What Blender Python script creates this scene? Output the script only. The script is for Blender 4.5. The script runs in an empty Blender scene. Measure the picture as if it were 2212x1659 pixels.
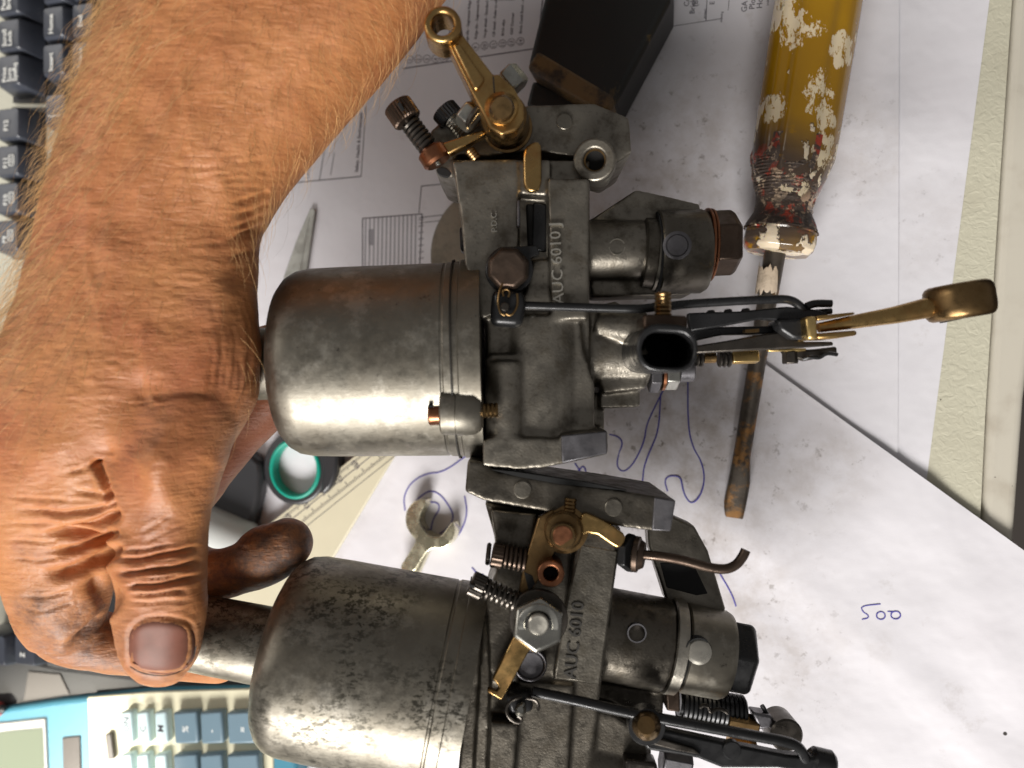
import bpy, bmesh, math, random
import numpy as np
from mathutils import Vector, Matrix, noise as mnoise
random.seed(7)
S = 0.001                     # everything below is thought of in millimetres
FPX = 1670.0                  # focal length in picture units (picture 2212 x 1659)
CX, CY = 1106.0, 829.5
TH = math.radians(14.8)
scene = bpy.context.scene
COL = scene.collection
# ------------------------------------------------------------------ camera
DESK = 320.0                  # distance along the optical axis to the desk
CARB = 242.0                  # distance to the plane the carburettors are held in
R = Vector((math.cos(TH), 0, -math.sin(TH))); U = Vector((0, 1, 0)); B = Vector((math.sin(TH), 0, math.cos(TH)))
CAM = B * DESK
cd = bpy.data.cameras.new('camera'); cam = bpy.data.objects.new('camera', cd); COL.objects.link(cam)
cam.location = CAM * S; cam.rotation_euler = (0, TH, 0)
cd.sensor_width = 36; cd.lens = FPX / 2212 * 36; cd.clip_start = 0.01; cd.clip_end = 50
cd.dof.use_dof = True; cd.dof.focus_distance = 0.250; cd.dof.aperture_fstop = 8.5
scene.camera = cam
# ------------------------------------------------------------------ light
w = bpy.data.worlds.new('World'); scene.world = w; w.use_nodes = True
bg = w.node_tree.nodes['Background']; bg.inputs[0].default_value = (1.0, 0.97, 0.95, 1); bg.inputs[1].default_value = 0.18
def area(name, loc, target, sx, sy, power, col):
    l = bpy.data.lights.new(name, 'AREA'); l.shape = 'RECTANGLE'; l.size = sx; l.size_y = sy; l.energy = power; l.color = col
    o = bpy.data.objects.new(name, l); COL.objects.link(o); o.location = loc
    o.rotation_euler = (Vector(target) - Vector(loc)).to_track_quat('-Z', 'Y').to_euler(); return o
area('window_light', (-0.16, -1.50, 1.02), (0, 0, 0), 1.00, 0.60, 60.0, (1.0, 0.97, 0.93))
area('side_window_light', (-0.95, 0.30, 0.80), (0, 0, 0), 0.5, 0.6, 2.6, (1.0, 0.95, 0.88))
def spot(name, loc, target, power, ang, blend, col, rad):
    l = bpy.data.lights.new(name, 'SPOT'); l.energy = power; l.spot_size = math.radians(ang); l.spot_blend = blend
    l.color = col; l.shadow_soft_size = rad
    o = bpy.data.objects.new(name, l); COL.objects.link(o); o.location = loc
    o.rotation_euler = (Vector(target) - Vector(loc)).to_track_quat('-Z', 'Y').to_euler(); return o
_t = CAM + (-B + R * ((170 - CX) / FPX) + U * (-(1720 - CY) / FPX)) * 383
spot('sunbeam', (-0.75, -0.75, 0.95), tuple(_t * S), 150.0, 7.2, .35, (1.0, .93, .80), .012)
_t = CAM + (-B + R * ((-150 - CX) / FPX) + U * (-(420 - CY) / FPX)) * 390
spot('sunbeam', (-0.95, -0.45, 0.95), tuple(_t * S), 14.0, 11.0, .5, (1.0, .93, .80), .012)
scene.view_settings.view_transform = 'Standard'; scene.view_settings.look = 'None'
scene.view_settings.exposure = 0.0; scene.view_settings.gamma = 1.0
# ------------------------------------------------------------------ frames
class Frame:
    """picture point + height above a plane -> world millimetres"""
    def __init__(s, kind):
        s.kind = kind
        s.n = B if kind == 'held' else Vector((0, 0, 1))
        s.x = R if kind == 'held' else Vector((1, 0, 0))
        s.y = U
    def depth(s, px, h):
        if s.kind == 'held': return CARB - h
        d = -B + R * ((px - CX) / FPX)
        return (h - CAM.z) / d.z
    def p(s, px, py, h=0):
        d = s.depth(px, h)
        return CAM + (-B + R * ((px - CX) / FPX) + U * (-(py - CY) / FPX)) * d
    def s(s_, px, h=0): return s_.depth(px, h) / FPX
H = Frame('held'); D = Frame('desk')
# ------------------------------------------------------------------ geometry collector
def chaikin(pts, n, closed=True):
    pts = [Vector(p) for p in pts]
    for _ in range(n):
        out = []
        m = len(pts)
        if closed:
            for i in range(m):
                a, b = pts[i], pts[(i + 1) % m]; out += [a * .75 + b * .25, a * .25 + b * .75]
        else:
            out = [pts[0]]
            for i in range(m - 1):
                a, b = pts[i], pts[i + 1]; out += [a * .75 + b * .25, a * .25 + b * .75]
            out.append(pts[-1])
        pts = out
    return pts
class G:
    def __init__(s): s.v = []; s.f = []
    def ring(s, c, ax, r, seg, ph=0.0, up=None):
        ax = ax.normalized()
        if up is None: up = Vector((0, 0, 1)) if abs(ax.z) < .9 else Vector((0, 1, 0))
        e1 = ax.cross(up).normalized(); e2 = ax.cross(e1).normalized()
        i0 = len(s.v)
        for k in range(seg):
            a = 2 * math.pi * k / seg + ph
            s.v.append(c + (e1 * math.cos(a) + e2 * math.sin(a)) * r)
        return list(range(i0, i0 + seg))
    def bridge(s, a, b):
        n = len(a)
        for k in range(n): s.f.append((a[k], a[(k + 1) % n], b[(k + 1) % n], b[k]))
    def lathe(s, a, b, prof, seg=40, caps=True, ph=0.0):
        """a,b world mm; prof [(t 0..1, radius mm)]"""
        ax = b - a; L = []
        for t, r in prof: L.append(s.ring(a + ax * t, ax, max(r, .001), seg, ph))
        for i in range(len(L) - 1): s.bridge(L[i], L[i + 1])
        if caps: s.f.append(tuple(reversed(L[0]))); s.f.append(tuple(L[-1]))
        return s
    def cyl(s, F, a, b, r0, r1=None, seg=40, ph=0.0, ch=0.0):
        A = F.p(*a); Bp = F.p(*b); k0 = F.s(a[0], a[2]); k1 = F.s(b[0], b[2]); r1 = r0 if r1 is None else r1
        k = (k0 + k1) / 2
        L = (Bp - A).length; c = min(ch * k / max(L, .01), .45)
        if c > 0: prof = [(0, r0 * k - ch * k), (c, r0 * k), (1 - c, r1 * k), (1, r1 * k - ch * k)]
        else: prof = [(0, r0 * k), (1, r1 * k)]
        return s.lathe(A, Bp, prof, seg, ph=ph)
    def post(s, F, x, y, h1, h0, r, seg=36, ph=0.0, ch=0.0, r0=None):
        """stands along the frame normal, top at height h1, radius in px at the top"""
        T = F.p(x, y, h1); k = F.s(x, h1); Bs = T - F.n * (h1 - h0); r0 = r if r0 is None else r0
        L = abs(h1 - h0); c = min(ch * k / max(L, .01), .45)
        prof = [(0, r0 * k), (1 - c, r * k), (1, (r - ch) * k)] if c > 0 else [(0, r0 * k), (1, r * k)]
        return s.lathe(Bs, T, prof, seg, ph=ph)
    def washer(s, F, x, y, h1, h0, r, ri, seg=40, ph=0.0):
        T = F.p(x, y, h1); k = F.s(x, h1); Bs = T - F.n * (h1 - h0)
        o1 = s.ring(T, F.n, r * k, seg, ph); i1 = s.ring(T, F.n, ri * k, seg, ph)
        i0 = s.ring(Bs, F.n, ri * k, seg, ph); o0 = s.ring(Bs, F.n, r * k, seg, ph)
        s.bridge(o0, o1); s.bridge(o1, i1); s.bridge(i1, i0); s.bridge(i0, o0); return s
    def annulus(s, a, b, r, ri, seg=40, ph=0):
        ax = b - a
        o0 = s.ring(a, ax, r, seg, ph); o1 = s.ring(b, ax, r, seg, ph); i1 = s.ring(b, ax, ri, seg, ph); i0 = s.ring(a, ax, ri, seg, ph)
        s.bridge(o0, o1); s.bridge(o1, i1); s.bridge(i1, i0); s.bridge(i0, o0); return s
    def prism(s, F, pts, h1, h0, sm=0, ref=None):
        if sm: pts = [tuple(q) for q in chaikin(pts, sm)]
        ref = h1 if ref is None else ref
        top = [F.p(x, y, ref) for x, y in pts]
        top = [q + F.n * (h1 - ref) for q in top]
        i0 = len(s.v); n = len(top)
        s.v += top; s.v += [q - F.n * (h1 - h0) for q in top]
        s.f.append(tuple(range(i0, i0 + n))); s.f.append(tuple(reversed(range(i0 + n, i0 + 2 * n))))
        for k in range(n): s.f.append((i0 + k, i0 + n + k, i0 + n + (k + 1) % n, i0 + (k + 1) % n))
        return s
    def box(s, F, x0, y0, x1, y1, h1, h0, rot=0):
        cx, cy = (x0 + x1) / 2, (y0 + y1) / 2; a = math.radians(rot)
        pts = []
        for x, y in ((x0, y0), (x1, y0), (x1, y1), (x0, y1)):
            dx, dy = x - cx, y - cy
            pts.append((cx + dx * math.cos(a) - dy * math.sin(a), cy + dx * math.sin(a) + dy * math.cos(a)))
        return s.prism(F, pts, h1, h0)
    def tube(s, pts, r, seg=10, closed=False, sm=0, caps=True):
        if sm: pts = chaikin(pts, sm, closed)
        pts = [Vector(p) for p in pts]; n = len(pts); L = []
        up = None
        rr = r if isinstance(r, (list, tuple)) else None
        for i in range(n):
            t = (pts[min(i + 1, n - 1)] - pts[max(i - 1, 0)]).normalized()
            if up is None:
                up = Vector((0, 0, 1)) if abs(t.z) < .9 else Vector((1, 0, 0))
            e1 = t.cross(up).normalized(); up = e1.cross(t).normalized()
            rad = (rr[0] + (rr[1] - rr[0]) * i / (n - 1)) if rr else r
            i0 = len(s.v)
            for k in range(seg):
                a = 2 * math.pi * k / seg; s.v.append(pts[i] + (e1 * math.cos(a) + up * math.sin(a)) * rad)
            L.append(list(range(i0, i0 + seg)))
        for i in range(n - 1): s.bridge(L[i], L[i + 1])
        if caps: s.f.append(tuple(reversed(L[0]))); s.f.append(tuple(L[-1]))
        return s
    def ftube(s, F, pts, r, seg=10, sm=2):
        k = F.s(pts[0][0], pts[0][2])
        return s.tube([F.p(*q) for q in pts], r * k, seg, sm=sm)
    def helix(s, F, a, b, Rr, r, turns, seg=6, R1=None):
        A = F.p(*a); Bp = F.p(*b); ax = (Bp - A); k = F.s(a[0], a[2]); n = int(turns * 14); an = ax.normalized()
        up = F.n; e1 = an.cross(up).normalized(); e2 = an.cross(e1).normalized(); R1 = Rr if R1 is None else R1
        pts = []
        for i in range(n + 1):
            t = i / n; an_ = t * turns * 2 * math.pi; q = (Rr + (R1 - Rr) * t) * k
            pts.append(A + ax * t + (e1 * math.cos(an_) + e2 * math.sin(an_)) * q)
        return s.tube(pts, r * k, seg)
    def knurl(s, F, a, b, r, depth, n):
        A = F.p(*a); Bp = F.p(*b); k = F.s(a[0], a[2]); ax = Bp - A; seg = n * 2; L = []
        for t, q in ((0, r - 3), (.08, r), (.92, r), (1, r - 3)):
            ids = s.ring(A + ax * t, ax, q * k, seg); c = A + ax * t
            for j, i in enumerate(ids):
                if j % 2: s.v[i] = c + (s.v[i] - c) * (1 - depth)
            L.append(ids)
        for i in range(3): s.bridge(L[i], L[i + 1])
        s.f.append(tuple(reversed(L[0]))); s.f.append(tuple(L[-1])); return s
rootloc = {}
def thing(name, label, cat, loc, group=None):
    o = bpy.data.objects.new(name, None); COL.objects.link(o); o.empty_display_size = .01
    o.location = Vector(loc) * S; rootloc[o.name] = Vector(loc); tag(o, label, cat, group); return o
def tag(o, label=None, cat=None, group=None, kind=None):
    if label: o['label'] = label
    if cat: o['category'] = cat
    if group: o['group'] = group
    if kind: o['kind'] = kind
    return o
def mk(name, g, mat, parent=None, bevel=0.0, ang=32, seg=2, label=None, kind=None, smooth=True, origin=None):
    if parent is not None: org = rootloc[parent.name]
    else: org = Vector(origin) if origin is not None else Vector((0, 0, 0))
    me = bpy.data.meshes.new(name)
    me.from_pydata([tuple((v - org) * S) for v in g.v], [], g.f); me.validate()
    bm = bmesh.new(); bm.from_mesh(me); bmesh.ops.recalc_face_normals(bm, faces=bm.faces); bm.to_mesh(me); bm.free()
    if smooth:
        me.polygons.foreach_set('use_smooth', [True] * len(me.polygons)); me.set_sharp_from_angle(angle=math.radians(ang))
    me.materials.append(mat)
    o = bpy.data.objects.new(name, me); COL.objects.link(o)
    if parent is not None: o.parent = parent
    else: o.location = org * S
    rootloc[o.name] = org
    if bevel:
        m = o.modifiers.new('bevel', 'BEVEL'); m.width = bevel * S; m.segments = seg; m.limit_method = 'ANGLE'; m.angle_limit = math.radians(35)
        m.harden_normals = False
    if label: o['label'] = label
    if kind: o['kind'] = kind
    return o
def text(name, string, F, px, py, h, cap, ang, mat, parent, depth=0.05, sx=1.0, align='LEFT', bold=0.0, hfun=None):
    """cap height in px, ang degrees counter-clockwise"""
    cu = bpy.data.curves.new('t', 'FONT'); cu.body = string; cu.align_x = align; cu.extrude = depth / 2; cu.offset = bold
    k = F.s(px, h); cu.size = cap * k / 0.70; cu.resolution_u = 2
    if bold: cu.offset = bold * cu.size
    to = bpy.data.objects.new('t', cu); COL.objects.link(to)
    dg = bpy.context.evaluated_depsgraph_get()
    me = bpy.data.meshes.new_from_object(to.evaluated_get(dg)); bpy.data.objects.remove(to)
    o0 = F.p(px, py, h); a = math.radians(ang)
    ex = F.x * math.cos(a) + F.y * math.sin(a); ey = F.y * math.cos(a) - F.x * math.sin(a)
    org = rootloc[parent.name] if parent else Vector((0, 0, 0))
    for v in me.vertices:
        q = o0 + ex * v.co.x * sx + ey * v.co.y + F.n * v.co.z
        v.co = (q - org) * S
    me.materials.clear(); me.materials.append(mat)
    o = bpy.data.objects.new(name, me); COL.objects.link(o); o.parent = parent; rootloc[o.name] = org
    return o
# ------------------------------------------------------------------ materials
def srgb(r, g, b):
    f = lambda c: (c / 255 / 12.92) if c / 255 <= .04045 else ((c / 255 + .055) / 1.055) ** 2.4
    return (f(r), f(g), f(b), 1)
class M:
    def __init__(s, name, base, rough=.5, metal=0.0, coord='Object'):
        s.m = bpy.data.materials.new(name); s.m.use_nodes = True; s.t = s.m.node_tree; s.N = s.t.nodes; s.L = s.t.links
        s.b = s.N['Principled BSDF']; s.b.inputs['Roughness'].default_value = rough; s.b.inputs['Metallic'].default_value = metal
        tc = s.N.new('ShaderNodeTexCoord'); s.co = tc.outputs[coord]; s.set(base); s.h = None
    def set(s, c):
        if hasattr(c, 'is_output') or hasattr(c, 'links'): s.c = c; s.L.new(c, s.b.inputs['Base Color'])
        else:
            n = s.N.new('ShaderNodeRGB'); n.outputs[0].default_value = c; s.c = n.outputs[0]; s.L.new(s.c, s.b.inputs['Base Color'])
    def map(s, scale=(1, 1, 1), rot=(0, 0, 0)):
        n = s.N.new('ShaderNodeMapping'); s.L.new(s.co, n.inputs[0]); n.inputs['Scale'].default_value = scale; n.inputs['Rotation'].default_value = rot
        return n.outputs[0]
    def noise(s, scale, det=4, rough=.55, vec=None, dist=0.0):
        n = s.N.new('ShaderNodeTexNoise'); n.inputs['Scale'].default_value = scale; n.inputs['Detail'].default_value = det
        n.inputs['Roughness'].default_value = rough; n.inputs['Distortion'].default_value = dist
        s.L.new(vec or s.co, n.inputs['Vector']); return n.outputs['Fac']
    def voro(s, scale, vec=None, feat='F1', out='Distance'):
        n = s.N.new('ShaderNodeTexVoronoi'); n.feature = feat; n.inputs['Scale'].default_value = scale
        s.L.new(vec or s.co, n.inputs['Vector']); return n.outputs[out]
    def ramp(s, src, stops):
        n = s.N.new('ShaderNodeValToRGB'); s.L.new(src, n.inputs[0]); e = n.color_ramp.elements
        e[0].position = stops[0][0]; e[0].color = stops[0][1]; e[1].position = stops[-1][0]; e[1].color = stops[-1][1]
        for p, c in stops[1:-1]: x = e.new(p); x.color = c
        return n.outputs[0]
    def mask(s, src, a, b):
        n = s.N.new('ShaderNodeMapRange'); s.L.new(src, n.inputs[0]); n.inputs[1].default_value = a; n.inputs[2].default_value = b
        n.interpolation_type = 'SMOOTHSTEP'; return n.outputs[0]
    def mul(s, a, b, op='MULTIPLY'):
        n = s.N.new('ShaderNodeMath'); n.operation = op
        for i, q in enumerate((a, b)):
            if isinstance(q, (int, float)): n.inputs[i].default_value = q
            else: s.L.new(q, n.inputs[i])
        return n.outputs[0]
    def mix(s, fac, col):
        n = s.N.new('ShaderNodeMix'); n.data_type = 'RGBA'
        if isinstance(fac, (int, float)): n.inputs[0].default_value = fac
        else: s.L.new(fac, n.inputs[0])
        s.L.new(s.c, n.inputs[6])
        if isinstance(col, tuple): n.inputs[7].default_value = col
        else: s.L.new(col, n.inputs[7])
        s.set(n.outputs[2]); return s
    def bump(s, src, dist, strength=1.0):
        n = s.N.new('ShaderNodeBump'); n.inputs['Distance'].default_value = dist * S; n.inputs['Strength'].default_value = strength
        s.L.new(src, n.inputs['Height'])
        if s.h: s.L.new(s.h, n.inputs['Normal'])
        s.h = n.outputs[0]; s.L.new(s.h, s.b.inputs['Normal']); return s
    def rough(s, src, a, b):
        n = s.N.new('ShaderNodeMapRange'); s.L.new(src, n.inputs[0]); n.inputs[1].default_value = .3; n.inputs[2].default_value = .7
        n.inputs[3].default_value = a; n.inputs[4].default_value = b; s.L.new(n.outputs[0], s.b.inputs['Roughness']); return s
def metal(name, base, dark, rough=.42, amt=.6, pit=.08, met=.92, light=None, sc=130, edge=None):
    m = M(name, base, rough, met)
    n1 = m.noise(sc, 6, .65); m.mix(m.mul(m.mask(n1, .45, .68), amt), dark)
    n2 = m.noise(sc * 5, 3, .6); m.mix(m.mul(m.mask(n2, .55, .75), amt * .6), dark)
    if light: m.mix(m.mul(m.mask(m.noise(sc * .6, 5, .7), .5, .6), .6), light)
    m.rough(m.noise(sc * 2, 4), rough - .12, rough + .16)
    m.bump(m.noise(1500, 3), pit); m.bump(m.noise(260, 4), pit * 1.6)
    if edge:
        ge = m.N.new('ShaderNodeNewGeometry'); m.mix(m.mul(m.mask(ge.outputs['Pointiness'], .53, .60), .8), edge); m.bump(m.noise(120, 3), .12)
    return m.m
MT = {}
MT['zinc'] = metal('weathered_zinc', (.225, .205, .172, 1), (.075, .063, .047, 1), .41, .8, .07, edge=(.50, .47, .41, 1))
MT['zinc_dark'] = metal('oily_zinc', (.12, .107, .088, 1), (.035, .029, .021, 1), .38, .8, .07, edge=(.42, .39, .33, 1))
MT['zinc_lite'] = metal('machined_zinc', (.155, .15, .16, 1), (.08, .075, .075, 1), .45, .5, .03)
def dash(name, blotch):
    m = M(name, (.24, .222, .185, 1), .36, .95)
    n1 = m.noise(60, 7, .7, dist=.3); m.mix(m.mul(m.mask(n1, .30, .75), .6), (.15, .13, .10, 1))
    n3 = m.noise(85, 5, .75); m.mix(m.mul(m.mask(n3, .50, .66), .35), (.50, .47, .41, 1))
    if blotch:
        v = m.map((230, 420, 300)); sp = m.noise(1.5, 6, .8, vec=v); big = m.mask(m.noise(38, 3), .38, .62)
        m.mix(m.mul(m.mul(m.mask(sp, .49, .56), big), .9), (.035, .032, .025, 1))
    else:
        sp = m.noise(300, 6, .8); m.mix(m.mul(m.mask(sp, .62, .67), .7), (.05, .045, .04, 1))
    v = m.map((20, 900, 900)); m.bump(m.noise(1.2, 3, vec=v), .018)
    m.bump(m.noise(900, 4, .7), .03); m.rough(m.noise(200, 6, .7), .32, .58)
    return m.m
MT['dash1'] = dash('patchy_aluminium', False); MT['dash2'] = dash('corroded_aluminium', True)
MT['brass'] = metal('aged_brass', (.46, .30, .12, 1), (.20, .09, .03, 1), .27, .55, .02, 1.0)
MT['brass_dark'] = metal('dull_brass', (.235, .15, .068, 1), (.10, .055, .02, 1), .33, .6, .02, 1.0)
MT['brass_bright'] = metal('clean_brass', (.72, .52, .22, 1), (.45, .28, .1, 1), .3, .4, .02, 1.0)
MT['copper'] = metal('copper', (.27, .115, .06, 1), (.16, .06, .03, 1), .33, .5, .02, 1.0)
MT['steel'] = metal('plated_steel', (.42, .415, .38, 1), (.18, .17, .145, 1), .30, .5, .02, 1.0)
MT['steel_dark'] = metal('blackened_steel', (.085, .075, .065, 1), (.03, .025, .02, 1), .33, .5, .03, .9)
MT['rust'] = metal('browned_steel', (.085, .06, .045, 1), (.04, .022, .014, 1), .38, .5, .04, .85)
MT['black'] = metal('black_metal', (.022, .022, .023, 1), (.008, .008, .008, 1), .30, .5, .02, .4)
MT['void'] = M('dark_void_fill', (.004, .004, .004, 1), .8).m  # black for bores, slots and gaps: their shade is put into the colour
MT['chrome'] = metal('satin_chrome', (.74, .70, .52, 1), (.6, .55, .4, 1), .24, .3, .004, .9)
MT['engrave'] = M('engraved_zinc', (.025, .022, .018, 1), .6, .3).m
MT['raised'] = metal('raised_zinc', (.60, .57, .50, 1), (.35, .32, .27, 1), .3, .3, .02)
exec_order = None
# ================================================================== SETTING: desk
def plastic(name, col, rough=.45, bumpd=.03, sc=700, spec=.5):
    m = M(name, col, rough); m.bump(m.noise(sc, 3), bumpd); m.mix(m.mul(m.noise(90, 4), .25), tuple(c * .6 for c in col[:3]) + (1,)); return m.m
mdesk = M('textured_desk_laminate', srgb(196, 192, 172), .42)
mdesk.bump(mdesk.noise(330, 2, .5, dist=1.2), .28)
mdesk.mix(mdesk.mul(mdesk.mask(mdesk.noise(25, 5), .5, .75), .25), srgb(150, 140, 118))
mdesk.mix(mdesk.mask(mdesk.noise(420, 2), .76, .79), srgb(60, 50, 40))
mtrim = M('smooth_desk_edging', srgb(198, 192, 178), .32); mtrim.mix(mtrim.mul(mtrim.mask(mtrim.noise(60, 6), .5, .8), .4), srgb(140, 125, 105))
mtrim.mix(mtrim.mask(mtrim.noise(380, 2), .75, .78), srgb(70, 60, 48)); mtrim.bump(mtrim.noise(60, 3), .1)
ex = D.p(2150, 830, 0).x
g = G(); g.prism(D, [(-900, -600), (2186, -600), (2186, 0), (2158, 420), (2128, 900), (2112, 1240), (2090, 2300), (-900, 2300)], 0, -18)
tag(mk('desk', g, mdesk.m), kind='structure')
g = G(); g.prism(D, [(2190, -600), (2400, -600), (2330, 0), (2262, 500), (2215, 860), (2190, 1200), (2150, 2300), (2094, 2300), (2116, 1240), (2132, 900), (2162, 420), (2190, 0)], -.4, -22)
tag(mk('desk_edge', g, mtrim.m, bevel=3.0, seg=5), kind='structure')
mfloor = M('dark_floor', (.045, .035, .028, 1), .7); mfloor.mix(mfloor.noise(9, 5), (.02, .015, .012, 1))
g = G(); g.v = [Vector((-3000, -3000, -720)), Vector((3000, -3000, -720)), Vector((3000, 3000, -720)), Vector((-3000, 3000, -720))]; g.f = [(0, 1, 2, 3)]
tag(mk('floor', g, mfloor.m, smooth=False), kind='structure')
# ================================================================== papers
def pm(px, py, h=0): return D.p(px, py, h) * S
def paper_mat(name, base, grime_shade):
    m = M(name, base, .62)
    m.mix(m.mul(m.mask(m.noise(14, 4), .45, .8), .16), srgb(205, 196, 200))
    n = m.noise(70, 8, .72, dist=.1)
    for (x, y, r, a) in grime_shade:          # rubbed-in grease, partly the carburettors' shade painted brown into the sheet
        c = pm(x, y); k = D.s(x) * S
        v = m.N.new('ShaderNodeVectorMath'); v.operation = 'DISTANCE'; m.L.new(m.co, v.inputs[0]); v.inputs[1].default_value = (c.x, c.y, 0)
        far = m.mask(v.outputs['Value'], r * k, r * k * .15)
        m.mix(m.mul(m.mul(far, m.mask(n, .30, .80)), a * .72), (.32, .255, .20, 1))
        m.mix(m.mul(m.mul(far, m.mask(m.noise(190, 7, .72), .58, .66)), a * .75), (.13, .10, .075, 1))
    m.mix(m.mul(m.mask(m.noise(34, 7, .7), .60, .68), .22), (.36, .31, .27, 1))
    m.mix(m.mul(m.mask(m.voro(48), .045, .03), m.mask(m.noise(30, 2), .56, .6)), (.03, .025, .02, 1))
    m.bump(m.noise(38, 3), .9); m.bump(m.noise(2500, 2), .02)
    return m.m
white = (.70, .685, .72, 1)
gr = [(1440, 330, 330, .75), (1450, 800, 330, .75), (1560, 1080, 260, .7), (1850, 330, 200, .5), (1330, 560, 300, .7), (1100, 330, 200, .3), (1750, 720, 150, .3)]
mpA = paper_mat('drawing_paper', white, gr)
mpB = paper_mat('under_paper', white, [(2000, 500, 200, .3)])
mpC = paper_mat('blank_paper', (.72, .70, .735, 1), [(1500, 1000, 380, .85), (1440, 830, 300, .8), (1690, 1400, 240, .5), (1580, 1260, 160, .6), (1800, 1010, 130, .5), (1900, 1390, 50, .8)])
mink = M('printed_ink', (.07, .06, .08, 1), .7).m
mgreyink = M('grey_print', (.34, .33, .36, 1), .7).m
mpen = M('blue_ballpoint_ink', (.06, .05, .33, 1), .5).m
def sheet(name, pts, h, mat, label, group, wav=0.0):
    c = D.p(*pts[0][:2], h)
    cx = sum(D.p(x, y, 0).x for x, y in pts) / len(pts); cy = sum(D.p(x, y, 0).y for x, y in pts) / len(pts)
    t = thing(name, label, 'paper', (0, 0, h), group)
    bm = bmesh.new(); vs = [bm.verts.new(D.p(x, y, 0)) for x, y in pts]; f = bm.faces.new(vs)
    if wav:
        for ax in (0, 1):
            for q in range(-40, 41):
                co = [0, 0, 0]; co[ax] = q * 6; no = [0, 0, 0]; no[ax] = 1
                bmesh.ops.bisect_plane(bm, geom=bm.verts[:] + bm.edges[:] + bm.faces[:], plane_co=co, plane_no=no)
    fs = bm.faces[:]
    r = bmesh.ops.extrude_face_region(bm, geom=fs)
    up = [e for e in r['geom'] if isinstance(e, bmesh.types.BMVert)]
    for v in bm.verts:
        v.co.z = wavef(v.co.x, v.co.y) * wav
    for v in up: v.co.z += .12
    bmesh.ops.recalc_face_normals(bm, faces=bm.faces)
    for v in bm.verts: v.co *= S
    me = bpy.data.meshes.new('page'); bm.to_mesh(me); bm.free(); me.materials.append(mat)
    me.polygons.foreach_set('use_smooth', [True] * len(me.polygons)); me.set_sharp_from_angle(angle=.6)
    o = bpy.data.objects.new('page', me); COL.objects.link(o); o.parent = t; rootloc[o.name] = Vector((0, 0, h))
    return t
def wavef(x, y):
    a = mnoise.noise(Vector((x * .018, y * .018, 3.1))) * 1.6 + mnoise.noise(Vector((x * .045, y * .045, 8))) * .5
    d = (x * .75 + y * -.66)
    rdg = math.exp(-((x * .66 + y * .75 - 18) / 7) ** 2) * 1.2 + math.exp(-((x * .9 + y * .3 - 130) / 3) ** 2) * .8
    return max(-.2, a + rdg + 1.0)
shB = sheet('paper_sheet', [(900, -300), (2162, -300), (2137, 0), (2000, 1045), (1900, 1800), (900, 1800)], .25, mpB, 'lowest white sheet whose slanting edge lies along the textured desk strip', None)
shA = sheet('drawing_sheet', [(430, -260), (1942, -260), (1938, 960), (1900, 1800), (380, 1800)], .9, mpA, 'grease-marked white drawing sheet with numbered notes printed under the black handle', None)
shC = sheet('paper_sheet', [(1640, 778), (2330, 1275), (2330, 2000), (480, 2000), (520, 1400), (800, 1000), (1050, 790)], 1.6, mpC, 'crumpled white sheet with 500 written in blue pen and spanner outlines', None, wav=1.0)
def line(par, name, x0, y0, x1, y1, wpx, h, mat, collect=None):
    dx, dy = x1 - x0, y1 - y0; L = math.hypot(dx, dy); nx, ny = -dy / L * wpx / 2, dx / L * wpx / 2
    g = collect or G(); g.prism(D, [(x0 + nx, y0 + ny), (x1 + nx, y1 + ny), (x1 - nx, y1 - ny), (x0 - nx, y0 - ny)], h + .06, h)
    if not collect: mk(name, g, mat, par, smooth=False)
hA = 1.05
g = G()
for a in ((870, 148, 1160, 104, 2.2), (1160, 104, 1172, 0, 2.2), (1112, 0, 1060, 0, 1), (600, 398, 780, 381, 1.8), (636, 392, 652, 300, 1.3), (690, 389, 714, 240, 1.3), (780, 381, 790, 230, 1.3), (714, 378, 722, 330, 1),
          (910, 402, 972, 396, 1.8), (910, 402, 905, 460, 1.5), (783, 472, 912, 462, 2), (783, 472, 783, 590, 2), (912, 462, 905, 600, 2), (905, 470, 960, 464, 1.5), (905, 482, 955, 476, 1.2),
          (1430, 60, 1560, 40, 1), (1527, 0, 1525, 45, 1.6), (1575, 0, 1573, 22, 1.2)):
    line(None, '', *a, hA, None, g)
mk('printed_border', g, mink, shA, smooth=False, kind='stuff')
g = G()
for i in range(13): line(None, '', 790 + i * 9, 472 - i * .7, 788 + i * 9, 600, 3.0, hA, None, g)
g.box(D, 796, 495, 806, 530, hA + .06, hA)
for i in range(9): line(None, '', 905 - 1, 475 + i * 14, 915, 473 + i * 14, 3, hA, None, g)
mk('printed_hatching', g, mgreyink, shA, smooth=False, kind='stuff')
names = ['', '', '', '', '', '', 'Soffit board', 'Fascia board', 'Ridge tile - Segmental Ridge', 'Ridge tile - Segmental Ridge', 'Verge detail - Standard barge', 'Cill detail - Refer to window', 'Brick slips', 'GRP Dormer', 'Brick Cantil Bond - soldier']
for i in range(1, 15):
    x = 866 + i * 18.7 if i < 6 else 980 + (i - 6) * 18.0
    if i >= 6: x = 1027 + (i - 9) * 19.4
    y = 128 - (i - 1) * .5 if i < 6 else 118 - (i - 6) * 1.9 - (0 if i > 8 else 0)
    if i >= 9: y = 99 - (i - 10) * 2.4
    g = G(); T = D.p(x, y, hA); k = D.s(x, hA); g.annulus(T, T + Vector((0, 0, .06)), 8.6 * k, 7.6 * k, 24)
    mk('printed_circle', g, mink, shA, smooth=False)
    text('printed_text', str(i), D, x + 3.6, y + (4 if i < 10 else 7), hA, 8, 86, mink, shA, bold=.01)
    if names[i]: text('printed_text', names[i], D, x + 3, y - 17, hA, 6, 86, mink, shA, bold=.02)
text('printed_text', 'Location Plan', D, 666, 386, hA, 9, 85, mgreyink, shA, bold=.02)
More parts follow.
